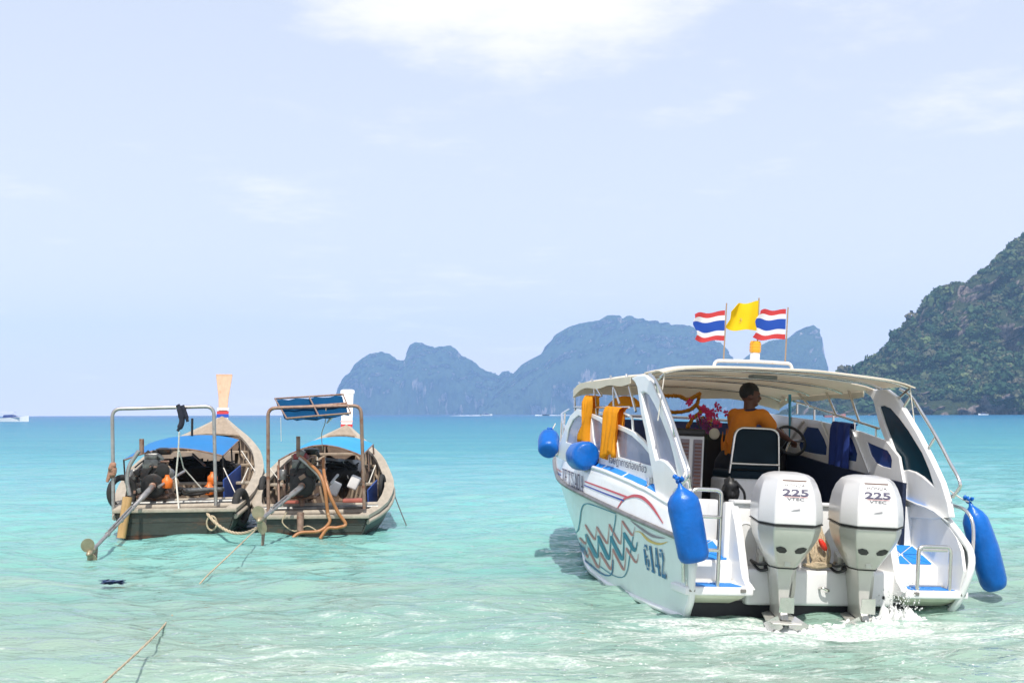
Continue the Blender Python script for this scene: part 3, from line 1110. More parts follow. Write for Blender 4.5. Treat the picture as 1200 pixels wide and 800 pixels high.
def hull_side(s, mat_low, mat_top):
    lev = [0, .2, .4, .59, .8, 1.0]
    st = [-.34, -.40, -.39, -.345, -.24, -.12]
    bw = [7.8, 7.74, 7.68, 7.6, 7.5, 7.35]
    n = 34
    grid = []
    for f, y0, y1 in zip(lev, st, bw):
        row = []
        for i in range(n + 1):
            y = y0 + (y1 - y0) * (i / n)
            z = smi(y, ZR) + (smi(y, ZC) - smi(y, ZR)) * f
            row.append((s * hull_x(y, z), y, z))
        grid.append(row)
    low = MB().sheet(grid, -0.012 * s)
    low.build('hull_side', mat_low, boat, smooth=50)
    g2 = []
    for f, y0 in ((0, -.34), (.35, -.30), (.7, -.25), (.92, -.20), (1, -.17)):
        row = []
        for i in range(n + 1):
            y = y0 + (7.8 - y0) * (i / n)
            zr, zd = smi(y, ZR), zdeck(y)
            z = zr + (zd - zr) * f
            x = hull_x(y, z) - (0.02 if f == 1 else 0)
            row.append((s * x, y, z))
        g2.append(row)
    MB().sheet(g2, 0.012 * s).build('topside', mat_top, boat, smooth=50)
    # bottom
    g3 = []
    for f in (0, .5, 1):
        row = []
        for i in range(n + 1):
            y = -.12 + (7.3 + .12) * (i / n)
            xc, zc = smi(y, XC) - .004, smi(y, ZC) + 0.005
            zk = -.42 + 1.6 * max(0, (y - 3.8) / 3.5) ** 1.6
            row.append((s * xc * (1 - f), y, zc + (min(zk, zc) - zc) * f))
        g3.append(row)
    MB().sheet(g3, 0.01 * s).build('bottom', BLACKB, boat, smooth=50)
    # spray chine and rub rail
    MB().tube([(s * (smi(y, XC) + .008), y, smi(y, ZC) + .012) for y in np.linspace(-.1, 7.0, 30)], 0.026, 6).build('chine_strip', WHITE, boat, smooth=60)
    MB().tube([(s * (smi(y, XR) + .012), y, smi(y, ZR)) for y in np.linspace(-.31, 7.7, 38)], 0.026, 8).build('rub_rail', RUBRAIL, boat, smooth=60)
    MB().tube([(s * (hull_x(y, zdeck(y)) - .012), y, zdeck(y) + .004) for y in np.linspace(-.17, 7.75, 42)], 0.022, 8).build('deck_edge', WHITE, boat, smooth=60)
    # thick rounded aft edge of the quarter
    ed = [(.05, .86), (-.05, .83), (-.17, .765), (-.28, .69), (-.36, .57), (-.41, .42), (-.35, .21), (-.30, .10), (-.2, .0), (-.13, -.07)]
    MB().tube(smooth_path([(s * (hull_x(y, z) - .022), y, z) for y, z in ed], 3), 0.032, 8).build('quarter_edge', WHITE, boat, smooth=60)
    # side deck
    g4 = [[(s * (hull_x(y, zdeck(y)) - .012), y, zdeck(y)), (s * 1.19, y, zdeck(y) + .07)] for y in np.linspace(-.15, 3.9, 28)]
    MB().sheet(g4, 0.012 * (-s)).build('side_deck', WHITE, boat, smooth=60)
    for ya, yb in ((3.46, 4.25), (2.24, 3.4), (1.57, 2.18), (.89, 1.51), (.20, .83)):
        g = []
        for y in np.linspace(ya, yb, 8):
            xo = hull_x(y, zdeck(y)) - .035
            g.append([(s * xo, y, zdeck(y) + .018), (s * min(1.215, xo - 0.09), y, zdeck(y) + .022 + .066 * (xo - min(1.215, xo - .09)) / .12)])
        MB().sheet(g, 0.006 * (-s)).build('deck_pad', BLUEPAD, boat, smooth=60)
    # inner liner of the quarter
    li = [(-.33, .2), (-.39, .4), (-.34, .57), (-.26, .68), (-.15, .76), (.0, .83), (.1, .87), (.3, .90), (.62, .94), (.62, .2)]
    MB().poly([(s * 1.285, y, z) for y, z in li], (s * -.03, 0, 0)).build('quarter_liner', WHITE, boat)


for s in (-1, 1):
    hull_side(s, HULLW, WHITE)

# foredeck
fd = []
for y in np.linspace(3.85, 7.7, 14):
    xo = hull_x(y, zdeck(y)) - .012
    fd.append([(xo * k, y, zdeck(y) + .06 * (1 - k * k)) for k in (-1, -.6, -.2, .2, .6, 1)])
MB().sheet(fd, -0.02).build('foredeck', WHITE, boat, smooth=60)

# transom and stern platforms
MB().poly([(-1.24, -.11, -.08), (0, -.11, -.40), (1.24, -.11, -.08), (1.26, -.11, .07), (-1.26, -.11, .07)], (0, .03, 0)).build('transom_bottom', BLACKB, boat)
MB().box((0, -.05, .15), (2.5, .06, .17), .01).build('transom', WHITE, boat)
MB().box((0, -.02, .20), (1.42, .34, .31), .035, seg=3).build('motor_pod', WHITE, boat, smooth=40)
MB().box((-.15, .12, .62), (1.34, .07, .58), .02).build('splash_well', WHITE, boat, smooth=40)
MB().box((0, .125, .917), (1.5, .14, .03), .012).build('well_coaming', WHITE, boat, smooth=40)
MB().box((0, .22, .905), (1.5, .22, .012), .0).build('coaming_pad', BLACKP, boat)


def mat_tiles(x0, x1, y0, y1, z, s, slope=0.0):
    cx, cy = (x0 + x1) / 2, (y0 + y1) / 2
    C = [(x0, y0), (x1, y0), (x1, y1), (x0, y1)]
    mids = [(cx, y0), (x1, cy), (cx, y1), (x0, cy)]
    for i in range(4):
        for tri in ((C[i], mids[i], (cx, cy)), (mids[i], C[(i + 1) % 4], (cx, cy))):
            gx_ = sum(p[0] for p in tri) / 3
            gy_ = sum(p[1] for p in tri) / 3
            t = [(s * (gx_ + (p[0] - gx_) * .86), gy_ + (p[1] - gy_) * .86, z + slope * (gy_ + (p[1] - gy_) * .86 - y0)) for p in tri]
            MB().poly(t, (0, 0, .005)).build('mat_piece', BLUEPAD, boat)


for s in (-1, 1):
    MB().box((s * 1.03, -.18, .18), (.62, .36, .07), .018, seg=3).build('platform', WHITE, boat, smooth=40)
    MB().loft([[(s * .76, -.30, .146), (s * 1.27, -.30, .146), (s * 1.27, -.02, .146), (s * .76, -.02, .146)],
               [(s * .78, -.26, .11), (s * 1.26, -.26, .11), (s * 1.26, -.02, .11), (s * .78, -.02, .11)],
               [(s * .84, -.14, .055), (s * 1.22, -.14, .055), (s * 1.22, -.02, .055), (s * .84, -.02, .055)]]).build('platform_fairing', CREAM, boat, bevel=.01)
    mat_tiles(.80, 1.24, -.32, -.04, .2165, s)
    MB().loft([[(s * .72, .01, .2), (s * 1.28, .01, .2), (s * 1.28, .01, .385), (s * .72, .01, .385)],
               [(s * .72, .47, .2), (s * 1.28, .47, .2), (s * 1.28, .47, .555), (s * .72, .47, .555)]]).build('boarding_step', WHITE, boat, bevel=.02)
    mat_tiles(.78, 1.24, .05, .43, .404, s, .37)
    MB().box((s * 1.0, .505, .66), (.56, .07, .50), .02).build('step_wall', WHITE, boat, smooth=40)
    q = [(-.35, .2), (-.30, .225), (-.22, .29), (-.17, .38), (-.13, .48), (-.07, .62), (0, .76), (.09, .9), (.15, .9), (.15, .15), (-.3, .15)]
    MB().poly([(s * .70, y, z) for y, z in q], (s * .07, 0, 0)).build('well_side', WHITE, boat, bevel=.008)
    for xx in (.82, 1.28):
        MB().box((s * xx, -.355, .19), (.05, .03, .03), .006).build('hinge', RUBRAIL, boat)

# oval hatch on the splash well, tow eye, small fittings
hat = MB()
ring = [(-.62 + .12 * math.cos(a), .079, .53 + .20 * math.sin(a)) for a in np.linspace(0, 2 * math.pi, 25)[:-1]]
hat.tube(ring, .008, 6, closed=True)
hat.build('hatch_rim', WHITE, boat, smooth=60)
MB().poly([(-.62 + .11 * math.cos(a), .083, .53 + .19 * math.sin(a)) for a in np.linspace(0, 2 * math.pi, 25)[:-1]], (0, -.006, 0)).build('hatch', WHITE, boat)
MB().tube(round_path([(-.03, -.19, .20), (-.03, -.25, .215), (.04, -.25, .19), (.04, -.19, .175)], .03), .012, 6).build('tow_eye', STEEL, boat, smooth=60)
MB().lathe([(.016, 0), (.016, .012)], (.60, -.193, .13), 'y', 10).build('drain_fitting', BLACKP, boat)

# cockpit
MB().box((0, 1.65, .33), (2.1, 2.6, .05)).build('cockpit_sole', mat('sole_grey', (.25, .25, .26), .7, var=.2), boat)
for s in (-1, 1):
    top = [(.42, 1.13), (1.2, 1.19), (2.0, 1.26), (2.9, 1.36), (3.7, 1.42)]
    MB().poly([(s * 1.15, .42, .36)] + [(s * 1.15, y, z) for y, z in top] + [(s * 1.15, 3.7, .88), (s * 1.15, 3.0, .6), (s * 1.15, 2.6, .36)], (s * -.04, 0, 0)).build('side_lining', NAVY, boat)
    MB().box((s * .93, 1.75, .58), (.38, 2.3, .42), .05, seg=3).build('side_bench', NAVY, boat, smooth=40)
MB().box((0, 3.66, 1.06), (2.1, .06, .58)).build('bulkhead', DARK, boat)
MB().box((.55, 3.1, .95), (1.0, .75, 1.14), .06, seg=3).build('console', DARK, boat, smooth=40)
MB().poly([(-1.16, 3.62, 1.33), (1.16, 3.62, 1.36), (1.10, 3.52, 1.66), (-1.10, 3.52, 1.63)], (0, .012, 0)).build('windscreen', LAPIS, boat)
MB().tube(smooth_path([(-1.17, 3.40, 1.64), (-.6, 3.55, 1.675), (0, 3.58, 1.69), (.6, 3.55, 1.685), (1.17, 3.40, 1.66)], 5), .018, 8).build('windscreen_frame', WHITE, boat, smooth=60)
MB().tube([(-.2, 3.6, 1.3), (-.2, 3.53, 1.68)], .014, 8).build('windscreen_post', WHITE, boat, smooth=60)

# port cabin side with its vinyl windows (outline on the plane of the side)
XP = -1.20


def port(px, py, x=XP):
    return SB.hit(px, py, 0, x)


outer = [(652, 534), (660, 516), (666, 498), (671, 487), (679, 479), (690, 482), (702, 487), (716, 493.5), (734, 500.5), (746, 506), (756, 515), (768, 530), (778, 549), (786, 568), (790, 588), (772, 584), (754, 573), (725, 562), (700, 553), (672, 543)]
w1 = [(666, 518), (669, 503), (674, 492), (681, 486.5), (686, 489), (691, 503), (696, 526), (680, 522)]
w2 = [(696, 489), (706, 494), (713, 502), (717.5, 513), (723, 534), (701, 527), (698, 512)]
w3 = [(724, 502), (735, 506), (744, 511), (755, 521), (765, 533), (773, 547.5), (752, 542), (728, 535)]
P3 = lambda L, dx=0: [port(a, b) + Vector((dx, 0, 0)) for a, b in L]
MB().poly(P3(outer), (-.03, 0, 0), [P3(w1), P3(w2), P3(w3)]).build('cabin_side', WHITE, boat, bevel=.004)
for w in (w1, w2, w3):
    MB().poly(P3(w, -.012), (-.006, 0, 0)).build('side_window', VINYLWIN, boat)

# starboard cabin side seen from inside
XS = 1.20


def stbd(px, py, x=XS):
    return SB.hit(px, py, 0, x)


def z3(L):   # coordinates taken on the enlarged starboard view
    return [stbd(920 + a * .1624, 430 + b * .1624) for a, b in L]


so = z3([(-120, 335), (60, 362), (230, 385), (400, 425), (560, 470), (725, 530)]) + [stbd(1053, 535), stbd(1060, 575)]
a0, a1 = so[0], so[-1]
outer_s = [Vector((XS, 3.75, a0.z + .04))] + so + [Vector((XS, a1.y, .96)), Vector((XS, 3.75, 1.1))]
h1 = z3([(155, 430), (238, 440), (282, 520), (300, 575), (296, 635), (200, 622), (105, 600), (95, 562), (120, 490)])
h2 = z3([(402, 470), (455, 490), (482, 520), (505, 575), (520, 625), (512, 682), (400, 660)])
h3 = z3([(588, 538), (660, 570), (738, 602), (762, 640), (770, 670), (766, 730), (700, 715), (652, 690), (615, 630)])
MB().poly(outer_s, (.03, 0, 0), [h1, h2, h3]).build('cabin_side', WHITE, boat, bevel=.003)
for w in (h1, h2, h3):
    MB().poly([p + Vector((.014, 0, 0)) for p in w], (.006, 0, 0)).build('side_window', TINT, boat)
for a, b in (((135, 392), (45, 520)), ((268, 395), (345, 590)), ((495, 455), (615, 760))):
    p, q = z3([a, b])
    MB().tube([p + Vector((-.012, 0, 0)), q + Vector((-.012, 0, 0))], .014, 6).build('wall_rib', WHITE, boat, smooth=60)

# arches (fins) both sides
arch_o = [(1012, 459), (1024, 456), (1037, 456), (1048, 464), (1060, 483), (1075, 508), (1090, 537), (1103, 565), (1110, 588), (1113, 606), (1090, 608), (1062, 606), (1054, 575), (1045, 545), (1037, 517), (1030, 499), (1023, 470), (1019, 464)]
arch_w = [(1030, 476), (1035, 475), (1043, 478.5), (1053, 490), (1064, 505), (1072, 518), (1080, 531), (1088, 550), (1094, 569), (1081, 558), (1072, 552.5), (1064, 550), (1057, 551), (1053, 541), (1049, 530), (1043, 514), (1037, 498)]
AO = [stbd(a, b, 1.225) for a, b in arch_o]
AW = [stbd(a, b, 1.225) for a, b in arch_w]
for s in (-1, 1):
    mo = lambda L, dx=0.0: [Vector((s * (p.x + dx), p.y, p.z)) for p in L]
    MB().poly(mo(AO), (s * .06, 0, 0), [mo(AW)]).build('arch', WHITE, boat, bevel=.012)
    MB().poly(mo(AW, .02), (s * .008, 0, 0)).build('arch_window', TEALWIN if s > 0 else VINYLWIN, boat)
    rail = [stbd(a, b) for a, b in ((1041, 458), (1053, 466), (1066, 486), (1082, 513), (1097, 542), (1110, 571))]
    rp_ = [Vector((s * (p.x + .10), p.y - .05, p.z + .02)) for p in rail]
    low = [Vector((s * 1.33, .02, .985)), Vector((s * 1.37, -.2, .93)), Vector((s * 1.385, -.31, .80)), Vector((s * 1.37, -.34, .5)), Vector((s * 1.345, -.32, .25))]
    MB().tube(smooth_path(rp_ + low, 5), .016, 8).build('arch_rail', STEEL, boat, smooth=60)
    for p in (rail[1], rail[3], rail[5]):
        MB().tube([(s * (p.x + .1), p.y - .05, p.z + .02), (s * (p.x + .06), p.y, p.z - .09)], .013, 6).build('rail_bracket', STEEL, boat, smooth=60)

# canopy
HW = 1.26


def roof_z(x, y):
    e = abs(x) / HW
    z = 2.06 + .072 * (1 - e ** 2.4) - (0.03 * (y - 1.2) / 2.2)
    if e > .86:
        z -= .025 * ((e - .86) / .14) ** 1.4
    if y < .75:
        z -= .04 * ((.75 - y) / .2) ** 2 * .6
    if y > 3.1:
        z -= .06 * ((y - 3.1) / .3) ** 2
    return z


xs_ = np.linspace(-HW, HW, 25)
MB().sheet([[(x, y, roof_z(x, y) + .012 * noise.noise(Vector((x * 2, y * 2, 1)))) for x in xs_] for y in np.linspace(1.24, 3.42, 14)], .012).build('canopy_top', CANVAS, boat, smooth=60)
MB().sheet([[(x * (1.0 if y > .8 else 1.02), y, roof_z(x, y) + .02 + .008 * noise.noise(Vector((x * 2, y * 2, 4)))) for x in xs_] for y in np.linspace(.56, 1.12, 7)], .012).build('canopy_visor', CANVAS, boat, smooth=60)
MB().sheet([[(x, 1.10 + .16 * k, roof_z(x, 1.15) + .03 - .035 * k) for x in np.linspace(-.95, .98, 13)] for k in (0, 1)], .008).build('canopy_skylight', mat('pale_clear_vinyl', (.55, .68, .72), .15, alpha=.55), boat, smooth=60)
# hanging front and side valance
val = [[(x, 3.425 + .01 * math.sin(x * 9), roof_z(x, 3.42) - k * (.10 + .015 * math.sin(x * 7))) for x in xs_] for k in (0, .5, 1)]
MB().sheet(val, .008).build('canopy_valance', CANVAS, boat, smooth=60)
for s in (-1, 1):
    v2 = [[(s * (HW + .004), y, roof_z(HW, y) - k * (.075 + .012 * math.sin(y * 8))) for y in np.linspace(1.5, 3.42, 16)] for k in (0, 1)]
    MB().sheet(v2, .008).build('canopy_valance', CANVAS, boat, smooth=60)
for y in (.62, 1.14, 1.9, 2.65, 3.36):
    MB().tube([(x * .985, y, roof_z(x, y) - (.018 if y > 1.2 else -.004)) for x in xs_], .013, 8).build('canopy_bow', STEEL, boat, smooth=60)
MB().box((.0, 1.2, roof_z(0, 1.2) - .045), (.26, .12, .035), .01).build('cabin_lamp', mat('grey_fitting', (.18, .19, .18), .5), boat)
for s in (-1, 1):
    tip = Vector((s * 1.25, .60, roof_z(1.25, .62)))
    MB().tube([tip, (s * 1.27, .86, 1.92)], .013, 6).build('canopy_strut', STEEL, boat, smooth=60)
    MB().tube([tip, (s * 1.31, .56, 1.60)], .006, 5).build('tie_cord', ROPEW, boat, smooth=60)
    for (ya, za, yb, zb) in ((3.36, 2.02, 3.15, 1.95), (2.9, 2.04, 2.55, 1.86), (2.25, 2.06, 1.95, 1.77), (1.75, 2.06, 1.45, 1.69)):
        MB().tube([(s * 1.22, ya, za), (s * 1.21, yb, zb)], .013, 6).build('canopy_post', STEEL, boat, smooth=60)
# grab rails above the cabin sides
r0, r1 = SB.hit(930, 470, 0, 1.215), SB.hit(1030, 502, 0, 1.215)
MB().tube([r0, r1], .014, 8).build('grab_rail', STEEL, boat, smooth=60)
for k in (.05, .27, .5, .74, .97):
    p = r0.lerp(r1, k)
    MB().tube([p, p + Vector((0, -.01, -.13))], .012, 6).build('rail_post', STEEL, boat, smooth=60)
q0, q1 = port(673, 477), port(737, 477)
MB().tube([q0, q1], .013, 8).build('grab_rail', STEEL, boat, smooth=60)
for a, b, c, d in ((673, 455, 674, 482), (684.5, 467, 685.5, 481), (696, 452, 699, 486), (718.5, 452, 720, 495)):
    MB().tube([port(a, b), port(c, d)], .012, 6).build('rail_post', STEEL, boat, smooth=60)
MB().tube(round_path([port(732, 484), port(741, 489), port(742, 505)], .05), .013, 8).build('grab_handle', WHITE, boat, smooth=60)
# bow rail
for s in (-1, 1):
    br = [(s * 1.12, 4.15, zdeck(4.1)), (s * 1.10, 4.2, zdeck(4.2) + .3), (s * .86, 5.2, zdeck(5.2) + .34), (s * .55, 6.3, zdeck(6.3) + .36), (s * .1, 7.5, zdeck(7.5) + .36)]
    MB().tube(round_path(br, .12), .015, 8).build('bow_rail', STEEL, boat, smooth=60)
    for y, x in ((4.7, .98), (5.7, .72), (6.8, .36)):
        MB().tube([(s * x, y, zdeck(y)), (s * x, y, zdeck(y) + .34)], .013, 6).build('rail_post', STEEL, boat, smooth=60)
for y in (.86, 4.05):
    MB().box((-1.25, y, zdeck(y) + .05), (.04, .06, .11), .01).build('cleat', STEEL, boat, smooth=40)

# boarding ladders
for s, top in ((-1, 1.03), (1, .60)):
    xa, xb = (s * 1.30, s * 1.03) if s < 0 else (s * .86, s * 1.18)
    MB().tube(round_path([(xa, -.30, .21), (xa, -.30, top), (xb, -.30, top), (xb, -.30, .21)], .06), .018, 8).build('ladder_frame', STEEL, boat, smooth=60)
    if s < 0:
        for z in (.52, .80):
            MB().box(((xa + xb) / 2, -.30, z), (abs(xa - xb), .055, .026), .008).build('ladder_rung', STEEL, boat, smooth=40)
    else:
        MB().box(((xa + xb) / 2, -.29, top - .03), (abs(xa - xb) * .8, .04, .03), .008).build('ladder_rung', STEEL, boat, smooth=40)

# helm seat, cabinet, dial, wheel
st0 = SB.hit(857, 501, 1, 1.75)
st1 = SB.hit(911, 503, 1, 1.75)
xl, xr_, zt = st0.x, st1.x, st0.z
seat = MB()
seat.poly([(xl, 1.72, zt - .42), (xl + .05, 1.72, zt - .04), (xl + .10, 1.72, zt), (xr_ - .06, 1.72, zt), (xr_, 1.72, zt - .05), (xr_ + .01, 1.72, zt - .42)], (0, .09, 0))
seat.build('helm_seat_back', DARKTEAL, boat, bevel=.02)
MB().tube(round_path([(xl - .015, 1.71, zt - .46), (xl + .035, 1.71, zt + .005), (xr_ - .005, 1.71, zt + .005), (xr_ + .02, 1.71, zt - .46)], .1), .014, 8).build('seat_frame', STEEL, boat, smooth=60)
MB().tube([(xl - .012, 1.705, zt - .36), (xr_ + .018, 1.705, zt - .36)], .012, 8).build('seat_bar', STEEL, boat, smooth=60)
MB().box(((xl + xr_) / 2, 1.98, .72), (.52, .5, .70), .04, seg=3).build('helm_seat_base', WHITE, boat, smooth=40)
MB().box(((xl + xr_) / 2, 1.98, 1.11), (.5, .48, .09), .035, seg=3).build('helm_seat_cushion', DARKTEAL, boat, smooth=40)
cab0 = SB.hit(793, 509, 1, 1.9)
cab1 = SB.hit(826, 509, 1, 1.9)
cw = cab1.x - cab0.x
MB().box(((cab0.x + cab1.x) / 2, 2.05, (cab0.z + .36) / 2), (cw, .3, cab0.z - .36), .015).build('cabinet', WHITE, boat, smooth=40)
LOUV = mat('brown_louvre', (.22, .11, .09), .6)
for k in (.3, .76):
    xc = cab0.x + cw * k
    MB().box((xc, 1.892, cab0.z - .3), (.095, .012, .52), .004).build('louvre_panel', GREYP, boat)
    for j in range(13):
        MB().box((xc, 1.882, cab0.z - .52 + j * .036), (.07, .012, .018)).build('louvre_slat', LOUV, boat)
MB().lathe([(.055, 0), (.06, -.015), (.05, -.03)], SB.hit(836.5, 508, 1, 2.1), 'y', 18).build('speaker_dial', mat('dial_cream', (.55, .50, .38), .5), boat, smooth=40)
whl = SB.hit(926, 516, 1, 2.35)
tor = [whl + Vector((.17 * math.cos(a), .09 * math.sin(a), .15 * math.sin(a))) for a in np.linspace(0, 2 * math.pi, 25)[:-1]]
MB().tube(tor, .016, 8, closed=True).build('steering_wheel', BLACKP, boat, smooth=60)
MB().tube([whl, whl + Vector((0, .3, -.2))], .03, 8).build('steering_column', BLACKP, boat, smooth=60)
for k in range(3):
    a = 2 * math.pi * k / 3
    MB().tube([whl, whl + Vector((.17 * math.cos(a), .09 * math.sin(a), .15 * math.sin(a)))], .012, 6).build('wheel_spoke', STEEL, boat, smooth=60)
# teal pole at the windscreen
MB().tube([SB.hit(925.5, 462, 1, 3.0), SB.hit(926.5, 545, 1, 3.0)], .018, 8).build('canopy_pole', CUPB, boat, smooth=60)

# roof rack
rk = [SB.hit(a, b, 1, 1.55) for a, b in ((836, 433), (837.5, 422.5), (885, 423.5), (927, 426), (929, 434))]
for dy in (0,):
    MB().tube(round_path([p + Vector((0, dy, -.03 if i in (0, 4) else 0)) for i, p in enumerate(rk)], .06), .018, 8).build('roof_rack', mat('rack_white', (.72, .70, .66), .4, var=.12, scale=14, dirt=(.42, .25, .14)), boat, smooth=60)


# --- graphics on the hull
def ribbon(path, widths, m, name, n=6, off=.006):
    P = smooth_path([(a, b, 0) for a, b in path], n)
    N_ = len(P)
    ws = np.interp(np.linspace(0, 1, N_), np.linspace(0, 1, len(widths)), widths)
    vs_, fs_ = [], []
    for i, p in enumerate(P):
        t = (P[min(i + 1, N_ - 1)] - P[max(i - 1, 0)]).normalized()
        nn = Vector((-t.y, t.x, 0))
        for k in (-1, 1):
            q = p + nn * ws[i] * .5 * k
            vs_.append(on_hull(q.x, q.y, off))
    for i in range(N_ - 1):
        fs_.append((2 * i, 2 * i + 1, 2 * i + 3, 2 * i + 2))
    return MB().add(vs_, fs_).build(name, m, boat, normals=False)


def r7(L):
    return [(660 + a * .175, 560 + b * .175) for a, b in L]


def r5(L):
    return [(640 + a * .15, 510 + b * .15) for a, b in L]


teal = [((150, 372), (232, 530)), ((232, 382), (310, 542)), ((316, 384), (402, 545)), ((404, 360), (484, 486))]
up = [((145, 306), (215, 412)), ((222, 320), (298, 438)), ((306, 304), (386, 440)), ((392, 280), (468, 384))]
dn = [((165, 462), (240, 600)), ((246, 492), (322, 612)), ((330, 468), (410, 615)), ((420, 462), (492, 566))]


def stroke(a, b, w, m, nxt=None):
    (x0, y0), (x1, y1) = a, b
    L = [(x0, y0 + 2), (x0 + .16 * (x1 - x0), y0 + .24 * (y1 - y0)), (x0 + .5 * (x1 - x0), y0 + .6 * (y1 - y0)), (x0 + .82 * (x1 - x0), y0 + .93 * (y1 - y0)), (x1, y1)]
    ribbon(r7(L), [w * .5, w, w, w, w * .6], m, 'wave_stroke', 4)
    e = nxt if nxt else (x1 + 10, y1 - 62)
    ribbon(r7([(x1 - 3, y1 - 3), (x1 + .45 * (e[0] - x1), y1 + .45 * (e[1] - y1)), (e[0], e[1] + 2)]), [w * .5, w * .3, w * .22], m, 'wave_stroke', 4)


for st_, w_, m_ in ((teal, 3.9, TEALP), (up, 2.1, SALMON), (dn, 2.1, SALMON)):
    for i, (a, b) in enumerate(st_):
        stroke(a, b, w_, m_, st_[i + 1][0] if i < 3 else None)
for k in range(4):
    stroke((70 + k * 20, 415 + k * 14), (108 + k * 15, 486 + k * 8), 2.0, BLUEP)
stroke((105, 395), (150, 440), 2.0, SALMON)
stroke((135, 480), (165, 530), 2.0, SALMON)
ribbon(r7([(18, 345), (55, 364), (92, 355), (108, 300), (122, 205), (150, 171), (210, 184), (352, 238)]), [1, 1.1, 1.1, 1.1, 1.1, 1], TEALP, 'outline_curve')
ribbon(r7([(350, 245), (345, 300), (332, 365), (325, 395)]), [.9, .9, .9], TEALP, 'outline_curve')
ribbon(r7([(55, 482), (95, 522), (170, 572), (245, 632), (300, 652), (326, 630), (332, 545)]), [1.2, 1.5, 1.6, 1.6, 1.4, 1], BLUEP, 'outline_curve')
ribbon(r7([(245, 590), (330, 648), (395, 662), (428, 615), (444, 520), (466, 390)]), [.9, 1.0, 1.0, .9], TEALP, 'outline_curve')
ribbon(r7([(450, 284), (525, 342), (600, 388), (680, 402)]), [.5, 2.2, 3.0, .5], GREYP, 'swoosh')
ribbon(r7([(478, 358), (515, 362), (570, 415), (640, 440), (697, 425)]), [.6, 1.3, 3.0, 2.6, .5], YELP, 'swoosh')
ribbon(r5([(555, 568), (600, 502), (650, 478), (700, 470), (760, 490), (830, 560), (912, 685)]), [.8, 1.8, 2.6, 3.4, 3.8, 3.0, .8], REDP, 'bow_arc')
ribbon(r5([(300, 358), (470, 420), (640, 484)]), [1.5, 2.0, 2.4], REDP, 'stripe')
ribbon(r5([(297, 387), (450, 449), (607, 508)]), [1.5, 1.8, 2.2], NAVYP, 'stripe')
ribbon(r5([(50, 247), (80, 262), (116, 284)]), [1.1, 1.4, 1.5], SALMON, 'stripe')
ribbon(r5([(48, 275), (80, 291), (112, 310)]), [1.1, 1.4, 1.5], NAVYP, 'stripe')


def text_quad(txt, quad, m, name, mapper, bold=0.0, serif=False):
    """letters stretched on a quad: bl, br, tr, tl (pixel corners mapped onto the surface)"""
    vs_, fs_ = text_mesh(txt, 1.0, bold)
    x0, x1 = min(v.x for v in vs_), max(v.x for v in vs_)
    y0, y1 = min(v.y for v in vs_), max(v.y for v in vs_)
    bl, br, tr, tl = [Vector((*q, 0)) for q in quad]

    def mp(u, v):
        p = bl.lerp(br, u).lerp(tl.lerp(tr, u), v)
        return mapper(p.x, p.y)
    out = [mp((v.x - x0) / (x1 - x0), (v.y - y0) / (y1 - y0)) for v in vs_]
    return MB().add(out, fs_).build(name, m, boat, normals=False)


